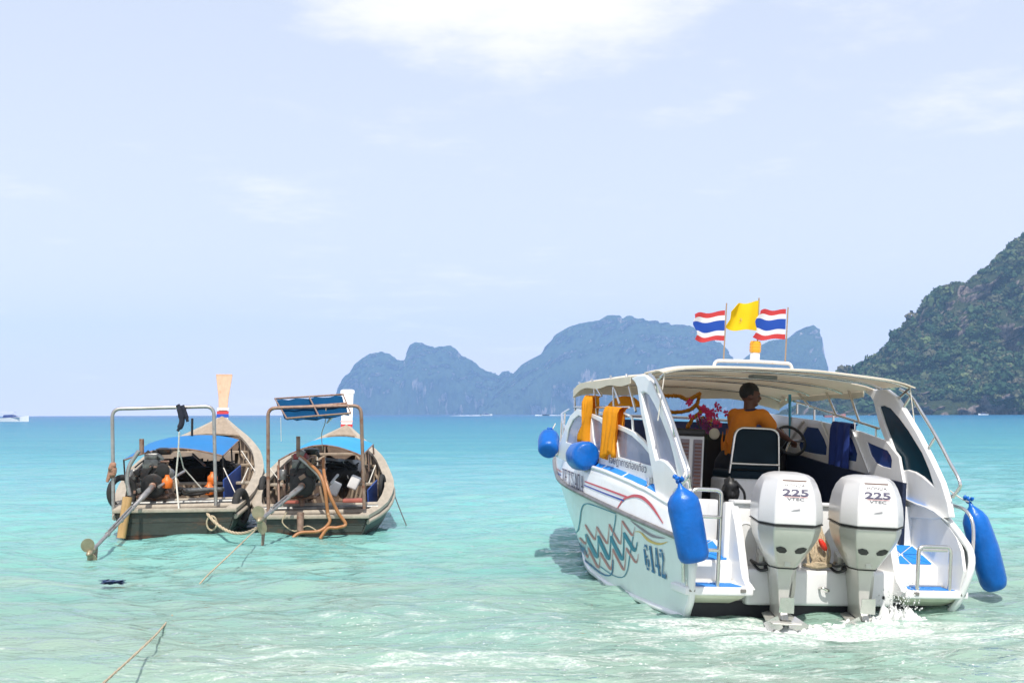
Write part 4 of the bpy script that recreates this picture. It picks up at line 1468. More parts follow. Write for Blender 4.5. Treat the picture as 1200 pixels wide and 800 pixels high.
def slab_word(word, quad, m, name, mapper, stem=.34, thin=.13, ser=.09, gap=.16):
    """condensed slab-serif capitals built from strokes"""
    G = {
        'J': [((.62, .1), (.62, 1), stem), ((.05, .05), (.62, .05), ser), ((.05, .05), (.05, .28), thin), ((.35, .96), (.95, .96), ser)],
        'E': [((.22, 0), (.22, 1), stem), ((0, .04), (.95, .04), ser), ((0, .96), (.95, .96), ser), ((.3, .5), (.72, .5), ser), ((.9, .04), (.9, .26), thin), ((.9, .74), (.9, .96), thin)],
        'T': [((.5, 0), (.5, 1), stem), ((.2, .04), (.8, .04), ser), ((0, .95), (1, .95), ser), ((.05, .74), (.05, .95), thin), ((.95, .74), (.95, .95), thin)],
        'S': [((.1, .95), (.9, .95), ser), ((.2, .6), (.2, .95), stem * .8), ((.2, .66), (.82, .36), stem * .7), ((.8, .05), (.8, .42), stem * .8), ((.1, .05), (.9, .05), ser), ((.92, .75), (.92, .95), thin), ((.07, .05), (.07, .26), thin)],
        'A': [((.1, 0), (.5, 1), thin), ((.85, 0), (.5, 1), stem), ((.2, .3), (.75, .3), ser), ((-.05, .03), (.28, .03), ser), ((.6, .03), (1.05, .03), ser)],
        'D': [((.2, 0), (.2, 1), stem), ((0, .04), (.65, .04), ser), ((0, .96), (.65, .96), ser), ((.82, .14), (.82, .86), stem * .8), ((.6, .04), (.84, .2), thin), ((.6, .96), (.84, .8), thin)],
        '6': [((.2, .18), (.2, .8), stem), ((.3, .05), (.75, .05), ser), ((.2, .2), (.4, .05), thin), ((.82, .15), (.82, .45), stem), ((.3, .53), (.75, .53), ser), ((.25, .85), (.5, .96), thin), ((.45, .96), (.85, .94), ser), ((.85, .78), (.85, .95), stem * .6)],
        '1': [((.5, 0), (.5, 1), stem * 1.2), ((.15, .04), (.85, .04), ser), ((.15, .84), (.5, .96), thin)],
        '4': [((.68, 0), (.68, 1), stem), ((.02, .33), (1.0, .33), ser * 1.2), ((.08, .33), (.62, .98), thin), ((.4, .03), (.95, .03), ser)],
        '2': [((.2, .7), (.2, .85), stem * .8), ((.25, .95), (.75, .95), ser), ((.8, .6), (.8, .9), stem), ((.78, .62), (.15, .12), thin * 1.7), ((.05, .06), (.95, .06), ser * 1.7), ((.93, .06), (.93, .26), thin)],
    }
    bl, br, tr, tl = [Vector((*q, 0)) for q in quad]
    n = len(word)
    cell = 1.0 / n
    asp = ((br - bl).length / n) / (tl - bl).length * (1 - gap)
    mb = MB()
    for i, ch in enumerate(word):
        for (a, b, w) in G[ch]:
            ax, ay, bx, by = a[0], a[1], b[0], b[1]
            d = Vector(((bx - ax) * asp, by - ay))
            d.normalize()
            nx, ny = -d.y, d.x
            vert = abs(d.y) > abs(d.x)
            hw = (w * asp if vert else w) * .5
            qs = [(ax + nx * hw / asp, ay + ny * hw), (ax - nx * hw / asp, ay - ny * hw), (bx - nx * hw / asp, by - ny * hw), (bx + nx * hw / asp, by + ny * hw)]
            vs_ = []
            k_ = len(mb.f)
            for (u, v) in qs:
                U = (i + gap / 2 + u * (1 - gap)) * cell
                p = bl.lerp(br, U).lerp(tl.lerp(tr, U), v)
                vs_.append(mapper(p.x, p.y) + Vector((-.0004 * (k_ % 7), 0, 0)))
            mb.add(vs_, [(0, 1, 2, 3)])
    return mb.build(name, m, boat, normals=False)


slab_word('JETSADA', r5([(117, 365), (293, 442), (294, 318), (116, 252)]), LETTERD, 'boat_name', lambda a, b: on_hull(a, b, .008), stem=.26)
slab_word('6142', r7([(548, 606), (694, 676), (668, 480), (528, 436)]), BLUEP, 'hull_number', lambda a, b: on_hull(a, b, .008), stem=.36)
text_quad('เจษฎาการท่องเที่ยว', [(713.5, 544), (757, 556.5), (757.5, 543), (714, 532)], LETTERD, 'thai_lettering', lambda a, b: port(a, b, XP - .034))


# --- outboard motors
def ring8(z, w, yf, yb, rake=0.0):
    c = min(.20, abs(yb - yf) * .32)
    return [(-w * .62, yb, z), (w * .62, yb, z), (w, yb + c, z), (w * .97, yf - .10 * (1 if w > .1 else .3), z), (w * .6, yf, z),
            (-w * .6, yf, z), (-w * .97, yf - .10 * (1 if w > .1 else .3), z), (-w, yb + c, z)]


def outboard(px_, steer):
    low = MB()
    lows = [(.785, .262, -.02, -.77), (.74, .262, -.03, -.765), (.66, .245, -.05, -.73), (.57, .208, -.09, -.66), (.49, .165, -.13, -.585), (.43, .132, -.15, -.53), (.405, .118, -.15, -.50)]
    low.loft([ring8(*r) for r in reversed(lows)])
    root = low.build('outboard_motor', MOTORS, boat, smooth=180, bevel=.018)
    root.location = (px_, -.06, .02)
    root.rotation_euler = (rad(2), 0, steer)
    cow = MB()
    tops = [(.795, .268, -.015, -.785), (.86, .27, -.02, -.782), (.95, .265, -.025, -.765), (1.04, .250, -.04, -.735), (1.11, .228, -.07, -.70), (1.165, .195, -.12, -.655), (1.19, .155, -.18, -.60), (1.20, .10, -.24, -.53)]
    cow.loft([ring8(*r) for r in tops])
    cow.build('cowl', MOTORW, root, smooth=180, bevel=.014)
    sm = MB()
    sm.loft([ring8(.787, .270, -.012, -.788), ring8(.795, .270, -.012, -.788)])
    sm.build('cowl_seam', BLACKP, root)
    leg = MB()
    legs = [(.415, .112, -.15, -.49), (.33, .095, -.13, -.475), (.24, .08, -.10, -.47), (.14, .065, -.10, -.475), (.06, .055, -.10, -.50), (.02, .05, -.09, -.53), (-.02, .05, -.08, -.57)]
    leg.loft([ring8(*r) for r in legs])
    leg.build('leg', MOTORS, root, smooth=180, bevel=.012)
    bandm = MB()
    bandm.loft([ring8(.400, .121, -.145, -.505), ring8(.408, .121, -.145, -.505)])
    bandm.build('leg_seam', BLACKP, root)
    pl = MB()
    pl.poly([(-.02, -.02, -.04), (-.12, -.16, -.04), (-.15, -.5, -.04), (-.12, -.68, -.04), (.12, -.68, -.04), (.15, -.5, -.04), (.12, -.16, -.04), (.02, -.02, -.04)], (0, 0, .014))
    pl.build('ventilation_plate', MOTORS, root, bevel=.004)
    gc = MB()
    gc.lathe([(.005, .02), (.06, -.08), (.075, -.3), (.07, -.5), (.055, -.6)], (0, 0, -.26), 'y', 14)
    gc.loft([[(-.03, -.12, -.04), (.03, -.12, -.04), (.03, -.48, -.04), (-.03, -.48, -.04)], [(-.02, -.16, -.25), (.02, -.16, -.25), (.02, -.46, -.25), (-.02, -.46, -.25)], [(-.008, -.3, -.48), (.008, -.3, -.48), (.008, -.42, -.48), (-.008, -.42, -.48)]])
    gc.build('gearcase', MOTORS, root, smooth=50)
    pr = MB()
    for k in range(3):
        a = 2 * math.pi * k / 3
        R_ = Matrix.Rotation(a, 3, 'Y')
        g = [[R_ @ Vector((x, -.62 + (x * .45 - .02) * (t - .5), .05 + .13 * t)) for x in (-.06, 0, .06)] for t in (0, .5, 1)]
        pr.sheet(g, .008)
    pr.build('propeller', STEEL, root, smooth=50)
    # transom bracket and hydraulic clamp
    br = MB()
    for s in (-1, 1):
        br.poly([(s * .13, .02, .50), (s * .13, -.14, .46), (s * .13, -.16, .22), (s * .13, -.08, .0), (s * .13, .02, .0)], (s * .03, 0, 0))
    br.tube([(-.15, -.08, .42), (.15, -.08, .42)], .03, 10)
    br.tube([(-.15, -.09, .1), (.15, -.09, .1)], .025, 10)
    br.build('transom_bracket', MOTORS, root, smooth=30)
    MB().box((0, -.06, .24), (.2, .1, .36), .02).build('swivel_block', BLACKP, root, smooth=30)
    # vents, lettering
    for s in (-1, 1):
        ve = []
        for (u, v) in ((-.058, .022), (-.02, .034), (.03, .022), (.056, -.004), (.04, -.026), (-.01, -.026), (-.045, -.008)):
            x = s * (.078 - u * .85)
            z = .575 + v
            ve.append((x, np.interp(z, [.49, .57, .66], [-.585, -.66, -.73]) - .004, z))
        MB().poly(ve, (0, .02, 0)).build('exhaust_vent', BLACKP, root)
    yb_ = lambda z: float(np.interp(z, [.795, .86, .95, 1.04, 1.11, 1.165], [-.785, -.782, -.765, -.735, -.70, -.655])) - .004

    def lab(txt, xc, zc, wid, hgt, m, bold=0.0, name='badge'):
        vs_, fs_ = text_mesh(txt, 1, bold)
        x0, x1 = min(v.x for v in vs_), max(v.x for v in vs_)
        y0, y1 = min(v.y for v in vs_), max(v.y for v in vs_)
        out = []
        for v in vs_:
            x = xc + ((v.x - x0) / (x1 - x0) - .5) * wid
            z = zc + ((v.y - y0) / (y1 - y0) - .5) * hgt
            out.append((x, yb_(z), z))
        MB().add(out, fs_).build(name, m, root, normals=False)
    lab('HONDA', 0, 1.116, .165, .024, LETTER, .012)
    lab('225', 0, 1.058, .215, .056, LETTERD, .03)
    lab('VTEC', 0, 1.006, .14, .022, LETTER, .012)
    slot = MB()
    slot.poly([(-.10, yb_(1.156) + .002, 1.156), (.10, yb_(1.156) + .002, 1.156), (.097, yb_(1.146), 1.146), (-.097, yb_(1.146), 1.146)], (0, .012, 0))
    slot.build('cowl_slot', mat('slot_brown', (.12, .07, .05), .5), root)
    MB().add([(-.09, yb_(1.024) - .001, 1.0255), (.10, yb_(1.024) - .001, 1.0255), (.10, yb_(1.022) - .001, 1.0225), (-.09, yb_(1.022) - .001, 1.0225)], [(0, 1, 2, 3)]).build('badge_line', REDP, root, normals=False)
    wing = [(-.036, .912), (-.01, .921), (.036, .930), (.03, .923), (.036, .919), (.008, .914)]
    MB().poly([(x, yb_(z) - .001, z) for x, z in wing], (0, .003, 0)).build('wing_emblem', mat('emblem_grey', (.25, .25, .26), .5), root)
    MB().box((0, -.555, .455), (.05, .02, .055), .006).build('latch', MOTORS, root, smooth=40)
    return root


outboard(-.40, rad(-15))
outboard(.345, rad(-15))

# --- flags
def flag(p0, p1, px_tl, px_tr, px_br, px_bl, y, stripes, label, wave, group, emblem=False):
    """pole from p0 to p1, cloth corners in the plane y of the boat, waving to port"""
    base = SB.hit(*p0, 1, y)
    root = bempty('flag', base, label, 'flag', group)
    top = SB.hit(*p1, 1, y)
    bpart(MB().tube([base, top], .008, 6), 'pole', mat('flag_pole', (.35, .25, .17), .6, var=.2), root, base)
    c = [SB.hit(*p, 1, y) for p in (px_tl, px_tr, px_br, px_bl)]
    n = 14

    def pt(u, v):   # u from free edge (0) to the pole (1), v from top (0) to bottom (1)
        p = c[0].lerp(c[1], u).lerp(c[3].lerp(c[2], u), v)
        a = (1 - u)
        p = p + Vector((0, wave * a * math.sin(u * 7 + v * 1.3 + y * 3) + a * .05, .02 * a * math.sin(u * 8 + v * 2)))
        p.x += .018 * a * math.sin(v * 9 + 1)
        return p
    for (v0, v1, m, nm) in stripes:
        g = [[pt(i / n, v0 + (v1 - v0) * j / 3) for i in range(n + 1)] for j in range(4)]
        bpart(MB().sheet(g, .004), nm, m, root, base)
    if emblem:
        cpt = pt(.42, .62)
        e = MB()
        for k in range(5):
            a = -2.2 + k * .55
            e.tube([cpt + Vector((0, -.008, 0)), cpt + Vector((.028 * math.cos(a), -.008, -.03 * math.sin(a)))], .003, 4)
        e.tube([cpt + Vector((-.02, -.008, -.015)), cpt + Vector((.02, -.008, -.018))], .003, 4)
        bpart(e, 'emblem', YELP, root, base)
    return root


tri = [(0, .165, FLAGR, 'red_stripe'), (.165, .33, FLAGW, 'white_stripe'), (.33, .67, FLAGB, 'blue_stripe'), (.67, .835, FLAGW, 'white_stripe'), (.835, 1, FLAGR, 'red_stripe')]
flag((848, 421), (851.5, 355), (813, 368), (849.5, 363.5), (848.5, 399), (817, 399.5), 1.55, tri, 'striped red, white and blue flag on the roof pole nearer the hanging orange cloths', .035, 'flags on the boat roof')
flag((887, 420), (889.5, 349), (862, 357), (889, 352), (888, 387.5), (853, 385), 1.72, [(0, 1, FLAGY, 'cloth')], 'plain yellow flag flying between the two striped flags', .05, 'flags on the boat roof', True)
flag((920, 426), (923.5, 360), (891, 363.5), (921, 362), (920, 397.5), (885, 397), 1.55, tri, 'striped red, white and blue flag on the roof pole nearer the dark blue towel', .02, 'flags on the boat roof')

# beacon
bc = SB.hit(884.5, 421, 1, 1.66)
bea = bempty('beacon_lamp', bc, 'amber warning beacon on the speedboat roof rack', 'beacon')
bpart(MB().lathe([(.05, -.01), (.05, .06), (.042, .07)], bc, 'z', 18), 'base', WHITE, bea, bc, 40)
bpart(MB().lathe([(.056, .07), (.058, .09), (.058, .16), (.050, .185), (.02, .19)], bc, 'z', 18), 'lens', AMBER, bea, bc, 40)
for z in (.09, .12, .15):
    bpart(MB().lathe([(.0595, z), (.0605, z + .008), (.0595, z + .014)], bc, 'z', 18), 'lens_ridge', AMBER, bea, bc, 40)


# --- fenders
def fender(a, b, r, label, rib=True, blunt=.7):
    a, b = Vector(a), Vector(b)
    L = (b - a).length
    prof = [(.012, -.07), (.022, -.03), (.05, 0), (r * .72, L * .06), (r * .95, L * .14), (r, L * .25), (r * 1.02, L * .5), (r, L * .78), (r * .97, L * .9), (r * .85, L * .965), (r * blunt, L * .99), (.02, L)]
    mb = MB().lathe(prof, (0, 0, 0), 'z', 28)
    for i, v in enumerate(mb.v):
        a_ = math.atan2(v[1], v[0])
        wr = 1 + .018 * math.sin(a_ * 9 + v[2] * 6) * (1 - abs(v[2] / L - .5)) + .09 * noise.noise(Vector((v[0] * 5 + a.x, v[1] * 5 + a.y, v[2] * 4)))
        mb.v[i] = (v[0] * wr, v[1] * wr, v[2])
    Q = (b - a).to_track_quat('Z', 'Y').to_matrix()
    mb.v = [tuple(Q @ Vector(v) + a) for v in mb.v]
    root = bempty('boat_fender', b, label, 'fender', 'blue fenders hung round the speedboat')
    bpart(mb, 'body', FENDER, root, b, 180)
    tie = MB()
    for k in range(5):
        tie.ball(a + Q @ Vector((.03 * math.cos(k * 1.3), .03 * math.sin(k * 1.3), -.07 - .012 * k)), .022, 1, jit=.25)
    bpart(tie, 'tied_end', FENDER, root, b, 60)
    cord = MB().tube(sag(a + Q @ Vector((0, 0, -.06)), a + Q @ Vector((0, 0, -.06)) + Vector((.08 if a.x < 0 else -.16, .08, .10)), .01, 6), .007, 5)
    bpart(cord, 'lanyard', ROPEW, root, b, 60)
    return root


fender(SB.hit(798, 574, 1, -.46), SB.hit(814, 658, 1, -.46), .13, 'upright blue fender hanging by the boarding ladder at the port quarter')
fender(SB.hit(1139, 596, 1, -.05) + Vector((0, 0, 0)), SB.hit(1167, 690, 1, -.05), .125, 'long blue fender slanting outside the starboard handrail')
fender((-1.36, 2.85, 1.20), (-1.38, 2.42, 1.23), .15, 'fat blue fender lying on the side deck above the boat name')
fender((-1.27, 4.28, 1.42), (-1.36, 4.02, 1.22), .122, 'blue fender tied at the bow shoulder rail')


# --- cloths
def hung_cloth(name, top_a, top_b, drop, width_pts, m, label, thick=.02, folds=5, amp=.025, taper=1.0, out=(-1, 0, 0)):
    """cloth folded over a rail"""
    a, b = Vector(top_a), Vector(top_b)
    n, k = 16, 14
    O_ = Vector(out)
    g = []
    for j in range(k + 1):
        t = j / k
        row = []
        for i in range(n + 1):
            u = i / n
            p = a.lerp(b, .5 + (u - .5) * (1 - (1 - taper) * math.sin(t * 2.2)))
            w = amp * math.sin(u * folds * math.pi * 2 + t * 1.7) * (.35 + .65 * t)
            if j < 3:
                ang = (j / 3) * math.pi / 2
                off = Vector((0, 0, .025 * math.cos(ang))) + O_ * (.035 * math.sin(ang) + w * .3)
            else:
                off = O_ * (.04 + w) + Vector((0, 0, -drop * (j - 2) / (k - 2) * (1 + .07 * math.sin(u * 9) - .12 * u)))
            row.append(p + off + Vector((0, .012 * math.sin(t * 6 + u * 3), 0)))
        g.append(row)
    g2 = [[q - O_ * .07 * 1.0 for q in row] for row in g[:9]]
    mb = MB().sheet(g, thick * .4)
    mb.sheet([[Vector((q.x, q.y, q.z)) for q in row] for row in g2], thick * .3)
    return bthing(mb, name, m, (a + b) / 2, label, 'cloth', None, 180)


pa, pb = port(688.5, 466, -1.215), port(698, 467, -1.215)
hung_cloth('orange_cloth', pa, pb, .52, None, ORANGE, 'narrow orange cloth twisted over the cabin rail near the bow', folds=2.7, taper=.45, amp=.05)
pa, pb = port(713, 479, -1.215), port(730, 481, -1.215)
hung_cloth('orange_cloth', pa, pb, .50, None, ORANGE, 'wide orange cloth hanging flat over the cabin side near the lettering', folds=3.2, taper=.92, amp=.04)
pa, pb = stbd(979, 499, 1.19), stbd(999, 500, 1.19)
pa.z += .02
hung_cloth('blue_towel', pa, pb, .62, None, BLUECLOTH, 'dark blue towel draped over the inside starboard cabin wall', folds=2.5, amp=.03, out=(-1, 0, 0))

# orange sun hat on the shelf behind the port rail
hp = SB.hit(733, 476, 0, -.9)
ht = MB().lathe([(.19, 0), (.18, .02), (.15, .055), (.10, .095), (.04, .11), (.005, .112)], hp, 'z', 22)
bthing(ht, 'sun_hat', ORANGE, hp, 'domed orange sun hat behind the port cabin rail', 'hat', smooth=60)

# blue cloth bundle on the starboard step
bp_ = Vector((.86, .36, .575))
bn = MB().ball(bp_, .085, 3, (1.25, .8, .75), nz=.5, nsc=2.6)
bn.ball(bp_ + Vector((.08, -.02, .03)), .05, 2, (1.1, .9, .8), nz=.5, nsc=3)
bthing(bn, 'cloth_bundle', mat('royal_blue_cloth', (.006, .03, .30), .8, var=.25, scale=20, bump=.8, bscale=30), bp_, 'crumpled royal blue cloth lying on the starboard boarding step', 'cloth', smooth=50)

# rope heap between the motors
rb = Vector((-.02, -.02, .36))
rh = MB()
for k in range(16):
    x0 = -.09 + .012 * k + random.uniform(-.02, .02)
    rh.tube(smooth_path([(x0 + random.uniform(-.03, .03), -.14, .38 + random.uniform(0, .03)), (x0 + random.uniform(-.03, .03), -.12, .52), (x0 * .8, -.02, .7 + random.uniform(-.05, .05)), (x0 * .6, .06, .84), (x0 * .5, .17, .93)], 4), .013, 6)
for k in range(5):
    rh.tube(smooth_path([(-.16 + .02 * k, -.13, .40), (-.05, -.18, .38 + .01 * k), (.1, -.15, .40), (.16, -.1, .42)], 4), .013, 6)
bthing(rh, 'rope_heap', ROPEM, rb, 'bundle of tan ropes hanging in the well between the outboards', 'rope', smooth=60)
fl = Vector((-.0, -.17, .58))
Qr = Matrix.Rotation(rad(-35), 3, 'Y')
rf = MB().lathe([(.008, -.06), (.02, -.045), (.028, 0), (.02, .045), (.008, .06)], (0, 0, 0), 'z', 12)
rf.v = [tuple(Qr @ Vector(v) + fl) for v in rf.v]
bthing(rf, 'marker_float', mat('red_float', (.75, .04, .02), .4), fl, 'small red float tied among the ropes between the outboards', 'float')
# black hoses to the motors
for x, xm in ((-.62, -.42), (.10, .32)):
    p0 = Vector((x, -.05, .42))
    hz = MB()
    for k in range(2):
        hz.tube(smooth_path([p0, p0 + Vector((.02, -.16, -.02 - .05 * k)), p0 + Vector((.10, -.22, .03 - .05 * k)), Vector((xm - .05, -.18, .5)), Vector((xm, -.1, .56))], 5), .013, 6)
    hz.build('motor_hose', BLACKP, boat, smooth=60)

# garlands, bouquet, bag
def garland(pts, label):
    P = smooth_path(pts, 10)
    mb = MB()
    for p in P:
        mb.ball(p, .024, 1, jit=.22)
    mid = P[len(P) // 2]
    return bthing(mb, 'marigold_garland', MARIG, mid, label, 'garland', 'garlands at the windscreen', 60)


yG = 3.15
garland([SB.hit(a, b, 1, yG) for a, b in ((764, 462), (780, 463.5), (795, 464), (806, 468), (815, 464), (820, 461))], 'orange marigold garland strung along the canopy front edge')
garland([SB.hit(a, b, 1, yG) for a, b in ((819, 462), (817, 472), (808, 480), (792, 483), (774, 481))], 'orange marigold garland looping down beside the bouquet')
garland([SB.hit(a, b, 1, yG) for a, b in ((816, 474), (821, 482), (812, 490), (806, 500))], 'short orange marigold garland hanging above the cabinet')
fb = SB.hit(829, 497, 1, 2.35)
fbr = bempty('flower_bouquet', fb, 'magenta and violet flower bouquet on the dashboard beside the driver', 'flowers')
for m, n_, spread, up_ in ((MAGENTA, 26, .15, .10), (VIOLET, 18, .12, -.02), (mat('yellow_bloom', (.6, .42, .02), .8), 3, .03, .08)):
    pet = MB()
    for k in range(n_):
        c = fb + Vector((random.gauss(0, spread * .6), random.gauss(0, .05), up_ + random.gauss(0, .05)))
        for j in range(5):
            a = j * 1.256 + random.random()
            d = Vector((math.cos(a), random.uniform(-.6, .6), math.sin(a)))
            s_ = d.cross(Vector((0, 1, 0))).normalized() * .014
            pet.add([c, c + d * .022 + s_, c + d * .042, c + d * .022 - s_], [(0, 1, 2, 3)])
    bpart(pet, 'blossoms', m, fbr, fb)
stm = MB()
for k in range(6):
    stm.tube([fb + Vector((.02 * k - .05, 0, -.16)), fb + Vector((.05 * k - .12, .02, .08))], .005, 5)
bpart(stm, 'stems', LEAFG, fbr, fb)
bg = Vector(((cab0.x + cab1.x) / 2 - .02, 2.0, cab0.z + .03))
bthing(MB().box(bg, (cw * 1.12, .28, .075), .03, seg=3), 'black_bag', BLACKP, bg, 'flat black bag lying on top of the white louvred cabinet', 'bag', smooth=40)
cupb = SB.hit(795, 522, 1, 2.2)
bthing(MB().box(cupb + Vector((-.02, 0, -.08)), (.13, .12, .34), .02), 'blue_cooler', CUPB, cupb + Vector((0, 0, -.25)), 'light blue plastic crate wedged beside the louvred cabinet', 'crate', smooth=40)
jk = Vector((-.33, 1.0, .96))
jk2 = SB.hit(856, 575, 1, .9)
bk = MB().ball(jk2, .10, 3, (.8, .7, 1.2), nz=.5, nsc=2.2)
bk.tube(smooth_path([jk2 + Vector((.02, -.05, .1)), jk2 + Vector((.10, -.08, .0)), jk2 + Vector((.12, -.07, -.1))], 5), .012, 6)
bthing(bk, 'backpack', BLACKP, jk2, 'slumped black backpack on the stern coaming', 'backpack', smooth=50)


# ------------------------------------------------------------------ driver
def fused(mb, name, m, parent=None, voxel=.012, iters=6):
    """several overlapping tapered volumes fused into one continuous skin"""
    t = mb.build(name + '_tmp', m)
    r = t.modifiers.new('r', 'REMESH')
    r.mode = 'VOXEL'
    r.voxel_size = voxel
    sm = t.modifiers.new('s', 'SMOOTH')
    sm.iterations = iters
    sm.factor = .5
    dg = bpy.context.evaluated_depsgraph_get()
    me = bpy.data.meshes.new_from_object(t.evaluated_get(dg))
    me.name = name
    bpy.data.objects.remove(t)
    me.materials.clear()
    me.materials.append(m)
    o = bpy.data.objects.new(name, me)
    col.objects.link(o)
    me.shade_smooth()
    if parent:
        o.parent = parent
    return o


def limb(mb, pts, rs):
    P = [Vector(p) for p in pts]
    mb.tube(P, rs, 14)
    for p, r in zip(P, rs):
        mb.ball(p, r * .995, 2)


def driver():
    h = lambda a, b, y: SB.hit(a, b, 1, y)
    pelvis = h(859, 540, 2.32)
    foot0 = Vector((pelvis.x, pelvis.y, .36))
    L = lambda p: Vector(p) - foot0
    spine, chest, neck = h(864, 517, 2.30), h(872, 495, 2.27), h(878.5, 478, 2.24)
    hc = h(880, 463.5, 2.22)
    rs, re, rw = h(893, 487.5, 2.18), h(906, 502, 2.24), h(923, 514, 2.34)
    ls, le, lw = h(861, 487, 2.36), h(862, 510, 2.52), h(885, 514, 2.62)
    body = MB()
    limb(body, [L(pelvis), L(spine), L(chest), L(neck + Vector((0, 0, -.05)))], [.112, .100, .108, .066])
    limb(body, [L(neck + Vector((0, .01, -.04))), L(hc + Vector((-.015, .0, -.05)))], [.062, .058])
    limb(body, [L(chest + Vector((0, 0, .05))), L(rs)], [.072, .056])
    limb(body, [L(chest + Vector((0, 0, .05))), L(ls)], [.072, .056])
    limb(body, [L(rs), L(re), L(rw)], [.056, .042, .030])
    limb(body, [L(ls), L(le), L(lw)], [.056, .042, .030])
    for s in (-1, 1):
        hip = pelvis + Vector((.09 * s, 0, -.04))
        kn = hip + Vector((.02 * s, .06, -.42))
        an = Vector((hip.x + .03 * s, hip.y, .43))
        limb(body, [L(hip), L(kn), L(an)], [.09, .062, .044])
        limb(body, [L(an + Vector((0, -.03, -.03))), L(an + Vector((.05, .13, -.05)))], [.042, .03])
    # head, turned to starboard and a little aft
    fwd = Vector((.93, -.36, -.06)).normalized()
    side = fwd.cross(Vector((0, 0, 1))).normalized()
    up = side.cross(fwd)
    Rm = Matrix((side, fwd, up)).transposed()
    H = lambda x, y, z: L(hc) + Rm @ Vector((x, y, z))
    body.ball(H(0, -.012, .02), 1, 3, (.080, .102, .104), rot=Rm)
    body.ball(H(0, .018, -.045), 1, 2, (.058, .068, .068), rot=Rm)
    body.ball(H(0, .058, -.088), 1, 2, (.030, .028, .024), rot=Rm)
    limb(body, [H(0, .078, .018), H(0, .102, -.022)], [.010, .015])
    body.ball(H(0, .088, -.052), 1, 2, (.026, .014, .010), rot=Rm)
    body.ball(H(0, .082, .028), 1, 2, (.056, .018, .012), rot=Rm)
    for s in (-1, 1):
        body.ball(H(.074 * s, -.012, -.012), 1, 2, (.012, .024, .034), rot=Rm)
    # hands: palm and five curled fingers on the wheel
    for w, e in ((rw, re), (lw, le)):
        d = (w - e).normalized()
        sd_ = d.cross(Vector((0, 0, 1))).normalized()
        upv = sd_.cross(d)
        pc = w + d * .055
        body.ball(L(pc), 1, 2, (.040, .048, .020), rot=Matrix((sd_, d, upv)).transposed())
        for k, ln in enumerate((.070, .080, .074, .058)):
            o_ = pc + sd_ * (.028 - .019 * k) + d * .035
            limb(body, [L(o_), L(o_ + d * ln * .5 - upv * .008), L(o_ + d * ln * .75 - upv * .035)], [.0095, .009, .008])
        o_ = pc + sd_ * .036 - d * .01
        limb(body, [L(o_), L(o_ + sd_ * .03 + d * .03 - upv * .01), L(o_ + sd_ * .025 + d * .055 - upv * .025)], [.011, .010, .009])
    p = fused(body, 'person', SKIN, None, .008, 4)
    p.location = SB.w(foot0)
    p.rotation_euler = SBROT
    tag(p, 'driver in an orange shirt standing behind the helm seat, one arm reaching to the wheel', 'person')
    sh = MB()
    limb(sh, [L(pelvis + Vector((0, 0, .01))), L(spine), L(chest), L(neck + Vector((0, .0, -.075)))], [.140, .128, .140, .088])
    limb(sh, [L(chest + Vector((0, 0, .055))), L(rs)], [.10, .076])
    limb(sh, [L(chest + Vector((0, 0, .055))), L(ls)], [.10, .076])
    limb(sh, [L(rs), L(rs.lerp(re, .75))], [.084, .074])
    limb(sh, [L(ls), L(ls.lerp(le, .75))], [.084, .074])
    for k in range(9):      # loose folds
        a = k * .7
        c = L(spine) + Vector((.15 * math.cos(a), .15 * math.sin(a), 0))
        sh.tube([c + Vector((0, 0, -.16)), c * 1 + Vector((.02 * math.sin(k), 0, .0)), c + Vector((0, 0, .14))], [.02, .014, .006], 6)
    fused(sh, 'shirt', SHIRT, p, .012, 3)
    col_ = MB()
    cc = L(neck + Vector((0, .005, -.022)))
    col_.tube([cc + Vector((.068 * math.cos(a), .068 * math.sin(a), .012 * math.cos(a))) for a in np.linspace(0, 2 * math.pi, 19)[:-1]], .013, 6, closed=True)
    col_.build('collar', mat('navy_collar', (.03, .025, .06), .8), p, smooth=60)
    tr = MB()
    for s in (-1, 1):
        hip = pelvis + Vector((.09 * s, 0, -.03))
        kn = hip + Vector((.02 * s, .06, -.42))
        limb(tr, [L(hip + Vector((-.05 * s, 0, .05))), L(hip), L(kn), L(Vector((hip.x + .03 * s, hip.y, .48)))], [.13, .118, .085, .075])
    fused(tr, 'trousers', TROUSER, p, .014, 3)
    ha = MB()
    ha.ball(H(0, -.022, .038), 1, 4, (.089, .107, .102), nz=.05, nsc=9, rot=Rm)
    cut = []
    Ri = Rm.transposed()
    for f in ha.f:
        q = sum((Vector(ha.v[i]) for i in f), Vector()) / len(f)
        l_ = Ri @ (q - L(hc))
        if l_.z > .052 or (l_.y < -.015 and l_.z > -.045) or (l_.y < .02 and l_.z > .0 and abs(l_.x) > .05):
            cut.append(f)
    ha.f = cut
    ha.build('hair', HAIR, p, smooth=180)
    for s in (-1, 1):
        MB().ball(H(.030 * s, .079, .004), .010, 2).build('eye', mat('eye_dark', (.06, .05, .045), .4), p, smooth=180)
    return p


driver()


